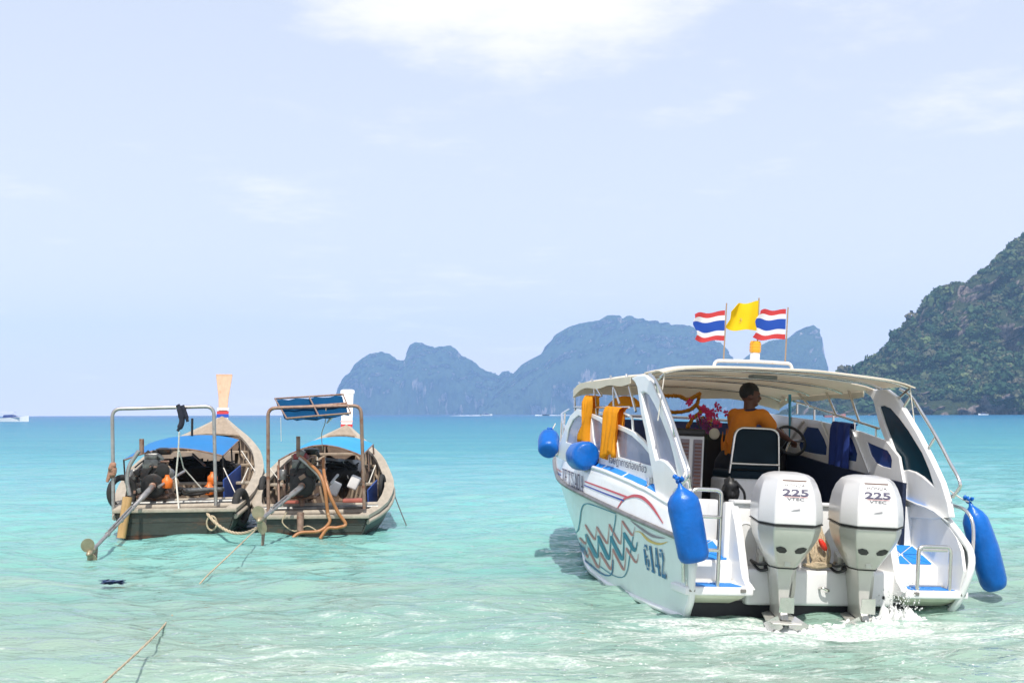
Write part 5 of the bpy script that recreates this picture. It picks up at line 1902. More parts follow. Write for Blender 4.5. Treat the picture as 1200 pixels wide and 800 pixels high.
# ------------------------------------------------------------------ longtail boats
def longtail(P):
    F = Frame((*P['loc'], 0), (0, P.get('heel', 0), P['rot']))
    root = empty('longtail_boat', (*P['loc'], 0), (0, P.get('heel', 0), P['rot']))
    tag(root, P['label'], 'longtail boat', 'moored longtail boats')
    gy_, gh, gz = (np.array(P[k], float) for k in ('gy', 'gh', 'gz'))
    LB = gy_[-1]

    def sm(y, T):
        return float((np.interp(y - .4, gy_, T) + 2 * np.interp(y, gy_, T) + np.interp(y + .4, gy_, T)) / 4) if .4 < y < LB - .4 else float(np.interp(y, gy_, T))

    def sec(y, t, inset=0.0):
        """t: 0 at the gunwale, 1 at the keel"""
        hb = max(sm(y, gh) - inset, .004)
        zg = sm(y, gz)
        zb = -.28 + inset * .8 + 1.3 * max(0, (y - LB * .6) / (LB * .4)) ** 2.2
        zb = min(zb, zg - .15)
        a = t * math.pi / 2
        return hb * max(math.cos(a), 0) ** .72, zg - (zg - zb) * math.sin(a) ** 1.25

    ny = 18
    YS = [LB * .995 * (k / ny) for k in range(ny + 1)]
    nk = 6
    for s in (-1, 1):
        for k in range(nk):
            g = []
            for t in (k / nk, (k + .5) / nk, (k + 1.06) / nk):
                t = min(t, 1)
                lap = .010 if t < (k + .9) / nk else -.002
                row = []
                for y in YS:
                    x, z = sec(y, t)
                    row.append((s * (x + lap), y, z))
                g.append(row)
            MB().sheet(g, .016 * s).build('plank', P['hull_mat'][min(k // 2, 2)], root, smooth=45)
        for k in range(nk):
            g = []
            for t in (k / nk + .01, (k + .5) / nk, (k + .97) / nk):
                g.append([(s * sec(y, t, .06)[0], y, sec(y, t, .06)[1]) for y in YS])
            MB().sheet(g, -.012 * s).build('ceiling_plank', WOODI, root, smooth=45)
        # gunwale: cap plank, outer rubbing strake
        cap = []
        for y in YS:
            x, z = sec(y, 0)
            w = .115 if y < LB * .8 else .09
            cap.append([(s * (x + .035), y, z - .02), (s * (x + .035), y, z + .028), (s * max(x - w, 0), y, z + .034), (s * max(x - w, 0), y, z - .015)])
        MB().loft(cap).build('gunwale', P['gun_mat'], root, smooth=35)
        MB().tube([(s * (sec(y, .12)[0] + .035), y, sec(y, .12)[1]) for y in YS], .036, 8).build('rubbing_strake', P['gun_mat'], root, smooth=60)
        MB().tube([(s * (sec(y, .2, .07)[0]), y, sec(y, .2, .07)[1]) for y in YS[:-3]], .03, 8).build('stringer', WOODG, root, smooth=60)
    # transom boards
    zg = float(gz[0])
    levels = [-.28, -.1, .07, zg * .62, zg + .01]
    tm = [HULLD, HULLD, P['hull_mat'][1], P['hull_mat'][0]]

    def half_at(z):
        best = [sec(0.0, t) for t in np.linspace(0, 1, 40)]
        zz = [b[1] for b in best][::-1]
        xx = [b[0] for b in best][::-1]
        return float(np.interp(z, zz, xx))
    for k in range(4):
        za, zb = levels[k], levels[k + 1] - .006
        zs = np.linspace(za, zb, 5)
        L_ = [(-half_at(z), -.005 * k, z) for z in zs] + [(half_at(z), -.005 * k, z) for z in zs[::-1]]
        MB().poly(L_, (0, .05, 0)).build('transom_board', P.get('transom_mat', tm[k]), root)
    MB().box((0, -.01, zg + .015), (gh[0] * 2 + .1, .12, .055), .015).build('transom_cap', P['gun_mat'], root, smooth=40)
    MB().box((gh[0] * -.1, .02, zg - .07), (gh[0] * 1.7, .06, .05), .01).build('transom_rail', WOODG, root, smooth=40)
    # ribs
    y = .55
    while y < LB * .8:
        pts = []
        for s in (-1, 1):
            ts = np.linspace(.02, 1, 9)
            side = [(s * sec(y, t, .085)[0], y, sec(y, t, .085)[1]) for t in ts]
            pts += side if s < 0 else side[::-1][1:]
        MB().tube(pts, .026, 6).build('rib', WOODG, root, smooth=60)
        y += .52
    # floor planks
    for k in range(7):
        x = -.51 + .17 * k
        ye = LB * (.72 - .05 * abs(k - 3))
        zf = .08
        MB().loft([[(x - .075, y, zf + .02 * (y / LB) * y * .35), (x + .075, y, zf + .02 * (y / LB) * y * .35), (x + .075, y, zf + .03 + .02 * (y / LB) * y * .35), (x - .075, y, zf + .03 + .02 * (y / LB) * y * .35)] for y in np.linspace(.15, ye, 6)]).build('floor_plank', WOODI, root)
    # thwarts
    for y, dz, m in P['thwarts']:
        x, z = sec(y, 0)
        MB().box((0, y, z - dz), (2 * x - .06, .17, .045), .012).build('thwart', m, root, smooth=40)
    # poles lying across the stern
    for y, dz, r in ((.35, .02, .045), (.55, .0, .04), (.8, .03, .05)):
        x, z = sec(y, 0)
        MB().tube([(-x + .1, y, z - dz), (x - .03, y + .06, z - dz + .02)], r, 10).build('stern_beam', WOODW if r > .042 else IRONG, root, smooth=60)
    # bow deck
    bd = []
    for y in np.linspace(LB * .76, LB * .985, 8):
        x, z = sec(y, 0)
        bd.append([(-x * k, y, z + .02 + .05 * (1 - k * k)) for k in (1, .6, .2, -.2, -.6, -1)])
    MB().sheet(bd, .03).build('bow_deck', WOODG, root, smooth=50)
    x, z = sec(LB * .76, 0, .06)
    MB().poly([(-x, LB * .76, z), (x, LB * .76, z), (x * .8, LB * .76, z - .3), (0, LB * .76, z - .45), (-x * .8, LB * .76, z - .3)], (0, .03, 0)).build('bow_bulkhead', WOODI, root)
    # stem post
    st = P['stem']
    rings = []
    for (y, z, w, d) in st['rings']:
        rings.append([(-w / 2, y - d / 2, z), (w / 2, y - d / 2, z), (w / 2 * .7, y + d / 2, z), (-w / 2 * .7, y + d / 2, z)])
    sp = MB().loft(rings).build('stem_post', st['mat'], root, bevel=.012)
    for (z0, z1, w, m) in st['bands']:
        rr = []
        for z in (z0, z1):
            zz = [r[1] for r in st['rings']]
            yy = float(np.interp(z, zz, [r[0] for r in st['rings']]))
            ww = float(np.interp(z, zz, [r[2] for r in st['rings']])) + w
            dd = float(np.interp(z, zz, [r[3] for r in st['rings']])) + w
            rr.append([(-ww / 2, yy - dd / 2, z), (ww / 2, yy - dd / 2, z), (ww / 2 * .72, yy + dd / 2, z), (-ww / 2 * .72, yy + dd / 2, z)])
        MB().loft(rr).build('ribbon_band', m, sp)
    # awning
    A = P['awning']
    aL, aR = F.hit(*A['aft_left'], 1, A['y0']), F.hit(*A['aft_right'], 1, A['y0'])
    fR = F.hit(*A['fore_right'], 1, A['y1'])
    fL = Vector((aL.x + (fR.x - aR.x) * .2 + .08, A['y1'], aL.z + (fR.z - aR.z)))
    n = 14

    def ap(u, v):
        p = aL.lerp(aR, u).lerp(fL.lerp(fR, u), v)
        p = p + Vector((0, 0, A['crown'] * (1 - (2 * u - 1) ** 2) + .02 * math.sin(v * 9 + u * 4) * math.sin(u * 3.1)))
        return p
    g = [[ap(i / n, j / 8) for i in range(n + 1)] for j in range(9)]
    MB().sheet(g, .01).build('awning', A['mat'], root, smooth=60)
    for v in (0, 1):
        MB().tube([ap(i / n, v) - Vector((0, 0, .014)) for i in range(n + 1)], .013, 6).build('awning_bow', RUST, root, smooth=60)
    for u in (0, 1):
        MB().tube([ap(u, 0) - Vector((0, 0, .012)), ap(u, 1) - Vector((0, 0, .012))], .012, 6).build('awning_rail', RUST, root, smooth=60)
    for (u, v) in ((0, 0), (1, 0), (0, 1), (1, 1), (1, .5)):
        p = ap(u, v)
        x, z = sec(p.y, 0, .05)
        s = -1 if u == 0 else 1
        MB().tube([p, (s * min(abs(p.x) + .02, x), p.y, z)], .013, 6).build('awning_post', RUST if P['rusty'] else IRON, root, smooth=60)
    # stern arch of bent tube
    ar = [F.hit(*p, 1, P['arch_y']) for p in P['arch']]
    MB().tube(round_path(ar, .12, 6), .026, 10).build('stern_arch', P['arch_mat'], root, smooth=60)
    # blue side board
    b = P['board']
    bb = [F.hit(*p, 1, yv) for p, yv in b]
    MB().poly(bb, (.02, 0, 0)).build('side_board', PANELB, root)
    return root, F, sec


def engine(root, F, c, s, shaft_end, accent, tall=True):
    """greasy car engine on a pivot with a long propeller shaft; c and shaft_end in boat coordinates"""
    c = Vector(c)
    e = MB()
    e.box(c + Vector((0, .12, -.02)) * s, (.34 * s, .56 * s, .34 * s), .03 * s)
    e.box(c + Vector((0, .12, -.2)) * s, (.26 * s, .46 * s, .14 * s), .03 * s)
    eng = e.build('engine', IRON, root, smooth=30)

    def sub(mb, name, m, sm=40):
        return mb.build(name, m, eng, smooth=sm)
    sub(MB().box(c + Vector((-.02, .12, .21)) * s, (.24 * s, .50 * s, .14 * s), .02 * s), 'cylinder_head', IRONG)
    sub(MB().box(c + Vector((-.02, .10, .32)) * s, (.20 * s, .42 * s, .10 * s), .03 * s, seg=3), 'valve_cover', accent)
    sub(MB().lathe([(.06 * s, -.20 * s), (.17 * s, -.20 * s), (.175 * s, -.235 * s), (.14 * s, -.25 * s), (.06 * s, -.24 * s)], c + Vector((.02, 0, -.10)) * s, 'y', 26), 'flywheel', IRON)
    sub(MB().lathe([(.03 * s, -.24 * s), (.05 * s, -.25 * s), (.05 * s, -.29 * s), (.02 * s, -.31 * s)], c + Vector((.02, 0, -.10)) * s, 'y', 14), 'shaft_hub', RUST)
    sub(MB().lathe([(.03 * s, -.20 * s), (.085 * s, -.2 * s), (.085 * s, -.24 * s), (.03 * s, -.25 * s)], c + Vector((.16, 0, .12)) * s, 'y', 18), 'pulley', IRON)
    sub(MB().lathe([(.02 * s, -.12 * s), (.075 * s, -.1 * s), (.08 * s, .08 * s), (.03 * s, .1 * s)], c + Vector((.22, .0, .06)) * s, 'y', 16), 'alternator', IRONG)
    sub(MB().lathe([(.05 * s, 0), (.055 * s, .02 * s), (.055 * s, .13 * s), (.04 * s, .15 * s)], c + Vector((-.27, -.05, -.02)) * s, 'z', 16), 'oil_filter', IRONG)
    sub(MB().lathe([(.10 * s, 0), (.115 * s, .02 * s), (.115 * s, .08 * s), (.06 * s, .1 * s)], c + Vector((.13, .12, .34)) * s, 'z', 18), 'air_filter', IRON)
    bl = MB()
    ring = []
    for a in np.linspace(0, math.pi, 9):
        ring.append(c + Vector((.16 + .088 * math.cos(a), -.225, .12 + .088 * math.sin(a))) * s)
    for a in np.linspace(math.pi, 2 * math.pi, 9):
        ring.append(c + Vector((.02 + .172 * math.cos(a), -.225, -.10 + .172 * math.sin(a))) * s)
    bl.tube(ring, .011 * s, 6, closed=True)
    sub(bl, 'fan_belt', RUBBER, 60)
    r = random.Random(int(c.x * 100) + 3)
    for k in range(9):
        a = c + Vector((r.uniform(-.22, .24), r.uniform(-.2, .1), r.uniform(-.1, .36))) * s
        b = c + Vector((r.uniform(-.26, .26), r.uniform(-.25, .1), r.uniform(-.2, .3))) * s
        m = (a + b) / 2 + Vector((r.uniform(-.14, .14), -.14 * r.random(), r.uniform(-.1, .14))) * s
        sub(MB().tube(smooth_path([a, m, b], 8), r.uniform(.010, .022) * s, 6), 'hose', r.choice([RUBBER, IRON, IRON, RUST]), 60)
    for k in range(14):
        a = c + Vector((r.uniform(-.26, .28), r.uniform(-.22, .0), r.uniform(-.24, .38))) * s
        sub(MB().box(a, (r.uniform(.03, .1) * s, r.uniform(.03, .1) * s, r.uniform(.03, .1) * s), .008, Matrix.Rotation(r.uniform(0, 1.5), 3, 'Y')), 'fitting', r.choice([IRON, IRONG, RUST, IRON]), 30)
    # pivot frame
    fr = MB()
    for sx in (-.2, .2):
        fr.tube([c + Vector((sx, -.2, -.26)) * s, c + Vector((sx, .45, -.26)) * s], .022 * s, 8)
    fr.tube([c + Vector((-.22, -.1, -.27)) * s, c + Vector((.22, -.1, -.27)) * s], .03 * s, 8)
    fr.tube([c + Vector((0, .0, -.27)) * s, c + Vector((0, .0, -.5)) * s], .04 * s, 10)
    sub(fr, 'pivot_frame', RUST, 60)
    # tail shaft
    a = c + Vector((.02, -.26, -.11)) * s
    b_ = Vector(shaft_end)
    d = (b_ - a).normalized()
    sh = MB().tube([a, a + d * .55, a + d * .56, b_], [.045, .04, .028, .024], 12).build('tail_shaft', GALV, root, smooth=60)
    MB().tube([a.lerp(b_, .38) + Vector((0, 0, .04)), a.lerp(b_, .75) + Vector((0, 0, .035))], .012, 6).build('stiffener', GALV, sh, smooth=60)
    for k in (.36, .55, .76):
        q = a.lerp(b_, k)
        MB().lathe([(.034, -.02), (.038, 0), (.034, .02)], q, 'y', 12).build('clamp', GALV, sh, smooth=40)
    si = d.cross(Vector((0, 0, 1))).normalized()
    upv = si.cross(d)
    hub = MB().tube([b_ - d * .06, b_ + d * .1, b_ + d * .13], [.035, .035, .01], 12)
    hub.build('propeller_hub', BRASS, sh, smooth=60)
    for sgn in (-1, 1):
        ring = []
        cc = b_ + d * .04 + upv * sgn * .10 + si * .02 * sgn
        for k in range(16):
            aa = 2 * math.pi * k / 16
            ring.append(cc + (si * math.cos(aa) * .075 + upv * math.sin(aa) * .09) + d * (.03 * math.cos(aa) * sgn))
        MB().poly(ring, d * .012).build('propeller_blade', BRASS, sh)
    fin = [b_ - d * .25 - upv * .03, b_ - d * .05 - upv * .03, b_ + d * .02 - upv * .36, b_ - d * .06 - upv * .38]
    MB().poly(fin, si * .01).build('skeg', RUST, sh)
    return eng


SPOTS_B = [(0, 0)]
L1P = dict(loc=(-4.74, 18.0), rot=rad(8.2), heel=rad(0),
           label='longtail boat with pale wooden bow post and deep blue awning', rusty=False,
           gy=[0, .8, 1.6, 3, 4.5, 6, 7.3, 8.25], gh=[.80, .93, 1.02, 1.06, .93, .66, .30, .03], gz=[.40, .50, .61, .84, 1.08, 1.29, 1.5, 1.68],
           hull_mat=[HULLG, HULLG, HULLD], gun_mat=WOODW,
           thwarts=[(2.6, .12, WOODW), (4.2, .15, WOODG), (5.5, .15, WOODG)],
           stem=dict(mat=PALEWOOD, rings=[(8.0, .9, .13, .3), (8.25, 1.5, .15, .26), (8.42, 1.75, .17, .22), (8.60, 2.1, .21, .2), (8.80, 2.56, .34, .17), (8.81, 2.60, .345, .17)],
                     bands=[(1.62, 1.70, .06, FLAGW), (1.70, 1.77, .075, FLAGB), (1.77, 1.83, .06, FLAGR), (1.85, 1.90, .05, FLAGW)]),
           awning=dict(aft_left=(145, 538), aft_right=(261, 533), fore_right=(280, 515), y0=2.0, y1=4.1, crown=.13, mat=TARPB),
           arch_y=.15, arch=[(133, 598), (131.5, 479), (250.5, 476), (253, 592)], arch_mat=GALV,
           board=[((261, 562), 1.7), ((281, 545), 2.9), ((281.5, 586), 2.9), ((262, 588), 1.7)])
lt1, F1, sec1 = longtail(L1P)
e1 = F1.hit(180, 560, 1, .75)
engine(lt1, F1, e1, 1.0, F1.hit(107, 646, 1, -2.0), IRONG)

L2P = dict(loc=(-2.82, 18.3), rot=rad(4.0), heel=rad(0),
           label='longtail boat with white bow post and raised blue shade on its stern arch', rusty=True,
           gy=[0, .7, 1.9, 3.7, 5.7, 7.0, 7.8], gh=[.72, .98, 1.08, .84, .40, .16, .02], gz=[.28, .38, .62, 1.0, 1.28, 1.42, 1.5],
           hull_mat=[HULLG, HULLG, HULLD], gun_mat=WOODW,
           thwarts=[(2.4, .10, WOODW), (3.8, .15, WOODG), (5.0, .15, WOODG)],
           stem=dict(mat=WHITEP, rings=[(7.5, .8, .16, .3), (7.7, 1.3, .2, .26), (7.85, 1.6, .225, .22), (8.0, 1.9, .235, .2), (8.12, 2.17, .245, .19), (8.13, 2.175, .285, .24), (8.18, 2.25, .285, .24), (8.185, 2.255, .24, .2), (8.2, 2.27, .2, .16)],
                     bands=[(1.38, 1.43, .02, FLAGB), (1.45, 1.49, .02, FLAGW), (1.50, 1.56, .02, FLAGR), (1.60, 1.63, .02, SALMON)]),
           awning=dict(aft_left=(327, 538), aft_right=(424, 533), fore_right=(437, 520), y0=1.7, y1=3.9, crown=.18, mat=TARPL),
           arch_y=.12, arch=[(314.5, 602), (314, 478), (423, 475), (427, 596)], arch_mat=RUST,
           board=[((430, 574), 1.5), ((441, 562), 2.3), ((441, 588), 2.3), ((431, 594), 1.5)])
lt2, F2, sec2 = longtail(L2P)
e2 = F2.hit(354, 560, 1, .6)
engine(lt2, F2, e2, 1.0, F2.hit(306, 608, 1, -1.6), ENGRED)


def lthing(F, root, mb, name, m, p0, label, cat, group=None, smooth=60):
    p0 = Vector(p0)
    mb.v = [tuple(Vector(p) - p0) for p in mb.v]
    o = mb.build(name, m, None, smooth)
    o.location = F.w(p0)
    o.rotation_euler = root.rotation_euler
    tag(o, label, cat, group)
    return o


# raised shade on the arch of the white-stemmed boat (fixed to the arch)
sh_px = [((322, 467), -.35), ((403, 462), -.35), ((412, 485), .75), ((337, 491), .75)]
S0, S1, S2, S3 = [F2.hit(*p, 1, y) for p, y in (((322, 467), .75), ((402, 462), .75), ((411, 484), -.35), ((336, 490), -.35))]
MB().tube([S0, S1, S2, S3], .014, 8, closed=True).build('shade_frame', RUST, lt2, smooth=60)
MB().tube([S0.lerp(S3, .5), S1.lerp(S2, .5)], .018, 8).build('shade_bar', RUST, lt2, smooth=60)
MB().tube([S0.lerp(S1, .5), S3.lerp(S2, .5)], .012, 8).build('shade_bar', RUST, lt2, smooth=60)
sg = []
for v in np.linspace(.0, 1.0, 9):
    sg.append([S0.lerp(S1, u).lerp(S3.lerp(S2, u), v) + Vector((0, 0, -.03 - .10 * math.sin(v * math.pi * 2) ** 2 * (.5 + .5 * math.sin(u * math.pi)) + .012 * math.sin(u * 23))) for u in np.linspace(.01, .99, 11)])
MB().sheet(sg, .008).build('shade_cloth', TARPD, lt2, smooth=60)
MB().tube([F2.hit(329, 489, 1, -.2), F2.hit(329.5, 517, 1, -.2)], .004, 4).build('hanging_cord', ROPEW, lt2)
MB().tube(smooth_path([F2.hit(382, 478, 1, .1), F2.hit(381, 495, 1, .1), F2.hit(377, 508, 1, .1), F2.hit(378, 527, 1, .2)], 5), .006, 5).build('hanging_cord', ROPEM, lt2)
MB().tube([F2.hit(383, 496, 1, .1), F2.hit(390, 487, 1, .15)], [.01, .03], 8).build('hanging_lamp', WHITEP, lt2, smooth=60)
# hoses over the transom of the white-stemmed boat
for pts in ([((352, 535), .3), ((372, 552), .0), ((380, 570), -.12), ((384, 600), -.14), ((386, 612), -.15), ((374, 622), -.2), ((352, 624), -.25), ((343, 630), -.3)],
            [((379, 537), .3), ((380, 556), .05), ((386, 578), -.12), ((396, 600), -.14), ((405, 614), -.15), ((395, 618), -.2), ((384, 619), -.2), ((375, 631), -.25)]):
    MB().tube(smooth_path([F2.hit(*p, 1, y) for p, y in pts], 6), .025, 10).build('cooling_hose', COPPER, lt2, smooth=60)
MB().tube(smooth_path([F2.hit(*p, 1, .15) for p in ((350, 536), (362, 546), (375, 560), (381, 575))], 5), .02, 8).build('handle_bar', GALV, lt2, smooth=60)
MB().tube([F2.hit(387, 567, 1, .3), F2.hit(396, 556, 1, .5)], .02, 8).build('tiller', GALV, lt2, smooth=60)
MB().tube([F2.hit(349.5, 535, 1, .5), F2.hit(349.5, 511, 1, .5)], .03, 8).build('mast_stub', RUST, lt2, smooth=60)
MB().box(F2.hit(415, 586, 1, .35), (.32, .3, .05), .015).build('red_seat', mat('red_board', (.35, .09, .06), .6, var=.2), lt2)
MB().box(F2.hit(342, 588, 1, .3), (.2, .2, .04), .015).build('red_seat', mat('red_board', (.35, .09, .06), .6, var=.2), lt2)
# light tarp curtain under the front of the awning
gcur = [[F2.hit(380 + 42 * u + 2 * math.sin(v * 5), 536 + 22 * v + 3 * u, 1, 3.2 + .06 * math.sin(u * 14)) for u in np.linspace(0, 1, 15)] for v in np.linspace(0, 1, 6)]
MB().sheet(gcur, .006).build('tarp_curtain', mat('clear_tarp', (.42, .43, .45), .5, var=.2, scale=7), lt2, smooth=60)
gcur = [[F1.hit(190 + 85 * u, 530 + (24 + 3 * math.sin(u * 11)) * v, 1, 4.6 + .05 * math.sin(u * 14)) for u in np.linspace(0, 1, 17)] for v in np.linspace(0, 1, 6)]
MB().sheet(gcur, .006).build('tarp_curtain', mat('brown_tarp', (.36, .29, .23), .7, var=.2, scale=7), lt1, smooth=60)
# details on the pale-stemmed boat
MB().tube([F1.hit(166, 531, 1, .9), F1.hit(166, 514, 1, .9)], .035, 8).build('mast_stub', RUST, lt1, smooth=60)
MB().tube(smooth_path([F1.hit(*p, 1, .2) for p in ((163, 528), (152, 545), (149, 562), (152, 580))], 6), .03, 8).build('exhaust_pipe', GALV, lt1, smooth=60)
MB().tube([F1.hit(186, 570, 1, .3), F1.hit(216, 552, 1, 1.0)], .022, 8).build('tiller', GALV, lt1, smooth=60)
for k in (0, 1):
    MB().tube([F1.hit(148 + k * 3, 582, 1, -.1), F1.hit(141 + 2 * k, 630, 1, -.14)], .05, 8).build('rudder_post', mat('yellow_plank', (.48, .29, .12), .6, var=.2, scale=6), lt1, smooth=60)
MB().tube([F1.hit(225, 511, 1, 3.9), F1.hit(225.3, 490, 1, 3.9)], .02, 8).build('pole', IRON, lt1, smooth=60)


def coil(F, root, c, r, n, m, name, label, cat):
    mb = MB()
    P = []
    for k in range(n * 16):
        a = 2 * math.pi * k / 16
        rr = r * (1 - .03 * (k // 16)) + random.uniform(-.015, .015)
        P.append(Vector(c) + Vector((rr * math.cos(a), rr * .8 * math.sin(a), .012 * (k // 16) + .02 * math.sin(a * 2.3))))
    mb.tube(P, .022, 6)
    return lthing(F, root, mb, name, m, c, label, cat)


c1 = F1.hit(225, 577, 1, 1.2)
coil(F1, lt1, c1, .24, 5, RUBBER, 'hose_coil', 'coil of black hose lying behind the stern beams', 'hose')
# floats and jerrycans
for px_, py_, yy, lab in ((245, 573, 1.5, 'orange float lying by the blue board'), (249, 561, 1.7, 'orange float resting on the thwart by the steel arch'), (196, 565, .5, 'small orange can beside the greasy engine')):
    c = F1.hit(px_, py_, 1, yy)
    lthing(F1, lt1, MB().lathe([(.02, -.09), (.065, -.08), (.08, -.02), (.075, .04), (.035, .075), (.03, .11)], c, 'z', 16), 'orange_float', FLOATO, c, lab, 'float', 'orange floats', 60)
for px_, py_, yy, lab in ((392, 572, 1.6, 'pale plastic can tipped beside the tiller'), (415, 565, 2.0, 'pale plastic can standing by the thwart')):
    c = F2.hit(px_, py_, 1, yy)
    lthing(F2, lt2, MB().box(c, (.16, .13, .22), .03, Matrix.Rotation(rad(25), 3, 'Y'), 3), 'plastic_can', WHITEP, c, lab, 'can', 'plastic cans', 40)


def tyre(F, root, c, R, r, rotm, label):
    mb = MB()
    ring = [rotm @ Vector((R * math.cos(a), 0, R * 1.15 * math.sin(a))) + Vector(c) for a in np.linspace(0, 2 * math.pi, 25)[:-1]]
    mb.tube(ring, r, 10, closed=True)
    return lthing(F, root, mb, 'tyre_fender', RUBBER, Vector(c), label, 'tyre', 'tyre fenders on the longtails')


Z = lambda d: Matrix.Rotation(rad(d), 3, 'Z')
tyre(F1, lt1, F1.hit(279, 594, 1, .55) + Vector((.04, 0, 0)), .20, .055, Z(70), 'black tyre fender hanging on the gunwale under the blue board')
tyre(F1, lt1, F1.hit(305, 577, 1, 1.9) + Vector((.05, 0, 0)), .19, .05, Z(82), 'narrow black tyre fender hanging in the gap between the two longtails')
tyre(F1, lt1, F1.hit(143, 577, 1, .5), .19, .045, Z(35), 'thin black tyre leaning beside the greasy engine')
tyre(F2, lt2, F2.hit(448, 571, 1, 1.9), .16, .035, Z(80), 'small black tyre inside the gunwale by the red seat')

def heap(F, root, c, sc, m, name, label, cat, strands=10):
    c = Vector(c)
    mb = MB().ball(c, 1, 3, sc, nz=.55, nsc=2.4)
    rr = random.Random(int(abs(c.x) * 997))
    for k in range(strands):
        p = [c + Vector((rr.uniform(-1, 1) * sc[0], rr.uniform(-1, .2) * sc[1], sc[2] * rr.uniform(.3, 1.1))) for _ in range(4)]
        mb.tube(smooth_path(p, 5), .012, 5)
    return lthing(F, root, mb, name, m, c, label, cat)


NETM = mat('dark_net', (.018, .016, .015), .9, var=.4, scale=20, bump=.9, bscale=50)
heap(F1, lt1, F1.hit(222, 552, 1, 3.3), (.42, .4, .2), NETM, 'net_heap', 'heap of dark fishing net under the deep blue awning', 'net', 16)
heap(F1, lt1, F1.hit(262, 552, 1, 3.0), (.22, .3, .16), NETM, 'net_heap', 'small dark net bundle behind the blue side board', 'net', 8)
heap(F2, lt2, F2.hit(401, 556, 1, 2.4), (.28, .35, .2), NETM, 'net_heap', 'heap of dark net behind the pale plastic cans', 'net', 12)
for (a, b, ya, yb_) in (((283, 528), (299, 552), 3.2, 2.6), ((291, 548), (283, 566), 2.9, 2.3), ((262, 548), (276, 578), 1.9, 1.5)):
    MB().tube([F1.hit(*a, 1, ya), F1.hit(*b, 1, yb_)], .009, 5).build('lashing', ROPEW, lt1, smooth=60)
MB().tube([F1.hit(214, 575, 1, .6), F1.hit(262, 573, 1, .9)], .035, 10).build('pipe', IRONG, lt1, smooth=60)
MB().tube([F1.hit(196, 548, 1, 2.2), F1.hit(206, 565, 1, 1.0)], .05, 8).build('loose_pole', WOODG, lt1, smooth=60)
MB().tube([F1.hit(240, 545, 1, 2.4), F1.hit(226, 532, 1, 3.0)], .02, 8).build('loose_pole', RUST, lt1, smooth=60)
for (a, b, ya, yb_) in (((316, 548), (327, 562), 1.0, .8), ((372, 545), (372, 530), 1.8, 1.8), ((402, 540), (408, 560), 2.3, 2.0), ((440, 545), (432, 566), 2.4, 2.0)):
    MB().tube([F2.hit(*a, 1, ya), F2.hit(*b, 1, yb_)], .009, 5).build('lashing', ROPEW, lt2, smooth=60)
for px_ in (326, 334):
    MB().tube([F2.hit(px_, 545, 1, .9), F2.hit(px_ + 1, 588, 1, .7)], .02, 8).build('side_stanchion', RUST, lt2, smooth=60)
MB().tube([F2.hit(352, 600, 1, -.08), F2.hit(352, 622, 1, -.12)], .05, 8).build('rudder_bracket', RUST, lt2, smooth=60)
MB().tube(smooth_path([F2.hit(*p, 1, -.12) for p in ((336, 600), (331, 612), (345, 622), (360, 616), (372, 622))], 5), .01, 5).build('stern_lashing', ROPEM, lt2, smooth=60)

# dark rag and cord on the arch of the pale-stemmed boat
rg = MB()
rg.tube(smooth_path([F1.hit(*p, 1, .12) for p in ((208, 474), (212, 482), (213, 495), (208, 505))], 6), [.03] * 4 + [.05] * 6 + [.04] * 6 + [.02] * 3, 8)
rg.tube(smooth_path([F1.hit(*p, 1, .1) for p in ((213, 475), (217, 484), (220, 494))], 6), [.035] * 5 + [.03] * 5 + [.02] * 3, 8)
c = F1.hit(212, 476, 1, .12)
lthing(F1, lt1, rg, 'dark_rag', mat('dark_rag_cloth', (.015, .017, .03), .9, bump=.5, bscale=40), c, 'dark rag tied on top of the grey steel stern arch', 'rag')
cd_ = MB()
cd_.tube([F1.hit(210, 506, 1, .1), F1.hit(209, 528, 1, .15), F1.hit(206, 560, 1, .2)], .012, 5)
cd_.tube([F1.hit(210, 528, 1, .15), F1.hit(215, 548, 1, .4), F1.hit(236, 572, 1, .5)], .010, 5)
cd_.tube([F1.hit(206, 560, 1, .2), F1.hit(210, 600, 1, -.05)], .012, 5)
c = F1.hit(210, 506, 1, .1)
lthing(F1, lt1, cd_, 'hanging_rope', ROPEW, c, 'pale rope hanging from the rag on the steel arch', 'rope')
kn = MB()
c = F1.hit(131, 551, 1, .15)
for k in range(5):
    kn.ball(c + Vector((random.uniform(-.03, .03), -.03, -.05 + .03 * k)), .05, 2, nz=.4)
kn.tube([c, c + Vector((-.06, -.04, -.16))], [.05, .02], 6)
lthing(F1, lt1, kn, 'rag_knot', mat('brown_rag', (.32, .17, .11), .9, bump=.5, bscale=30), c, 'brown rag knotted round the grey arch leg beside the greasy engine', 'rag')

# ------------------------------------------------------------------ mooring ropes
def wrope(pts, r, label, m=ROPEM, n=6):
    P = smooth_path(pts, n)
    mb = MB()
    c0 = P[0].copy()
    # three-strand lay
    L_ = 0
    for k in range(3):
        q = []
        acc = 0
        for i, p in enumerate(P):
            if i:
                acc += (P[i] - P[i - 1]).length
            a = acc * 22 + k * 2.094
            q.append(p + Vector((math.cos(a), 0, math.sin(a))) * r * .55 - c0)
        mb.tube(q, r * .62, 6)
    o = mb.build('mooring_rope', m, None, 60)
    o.location = c0
    tag(o, label, 'rope')
    return o


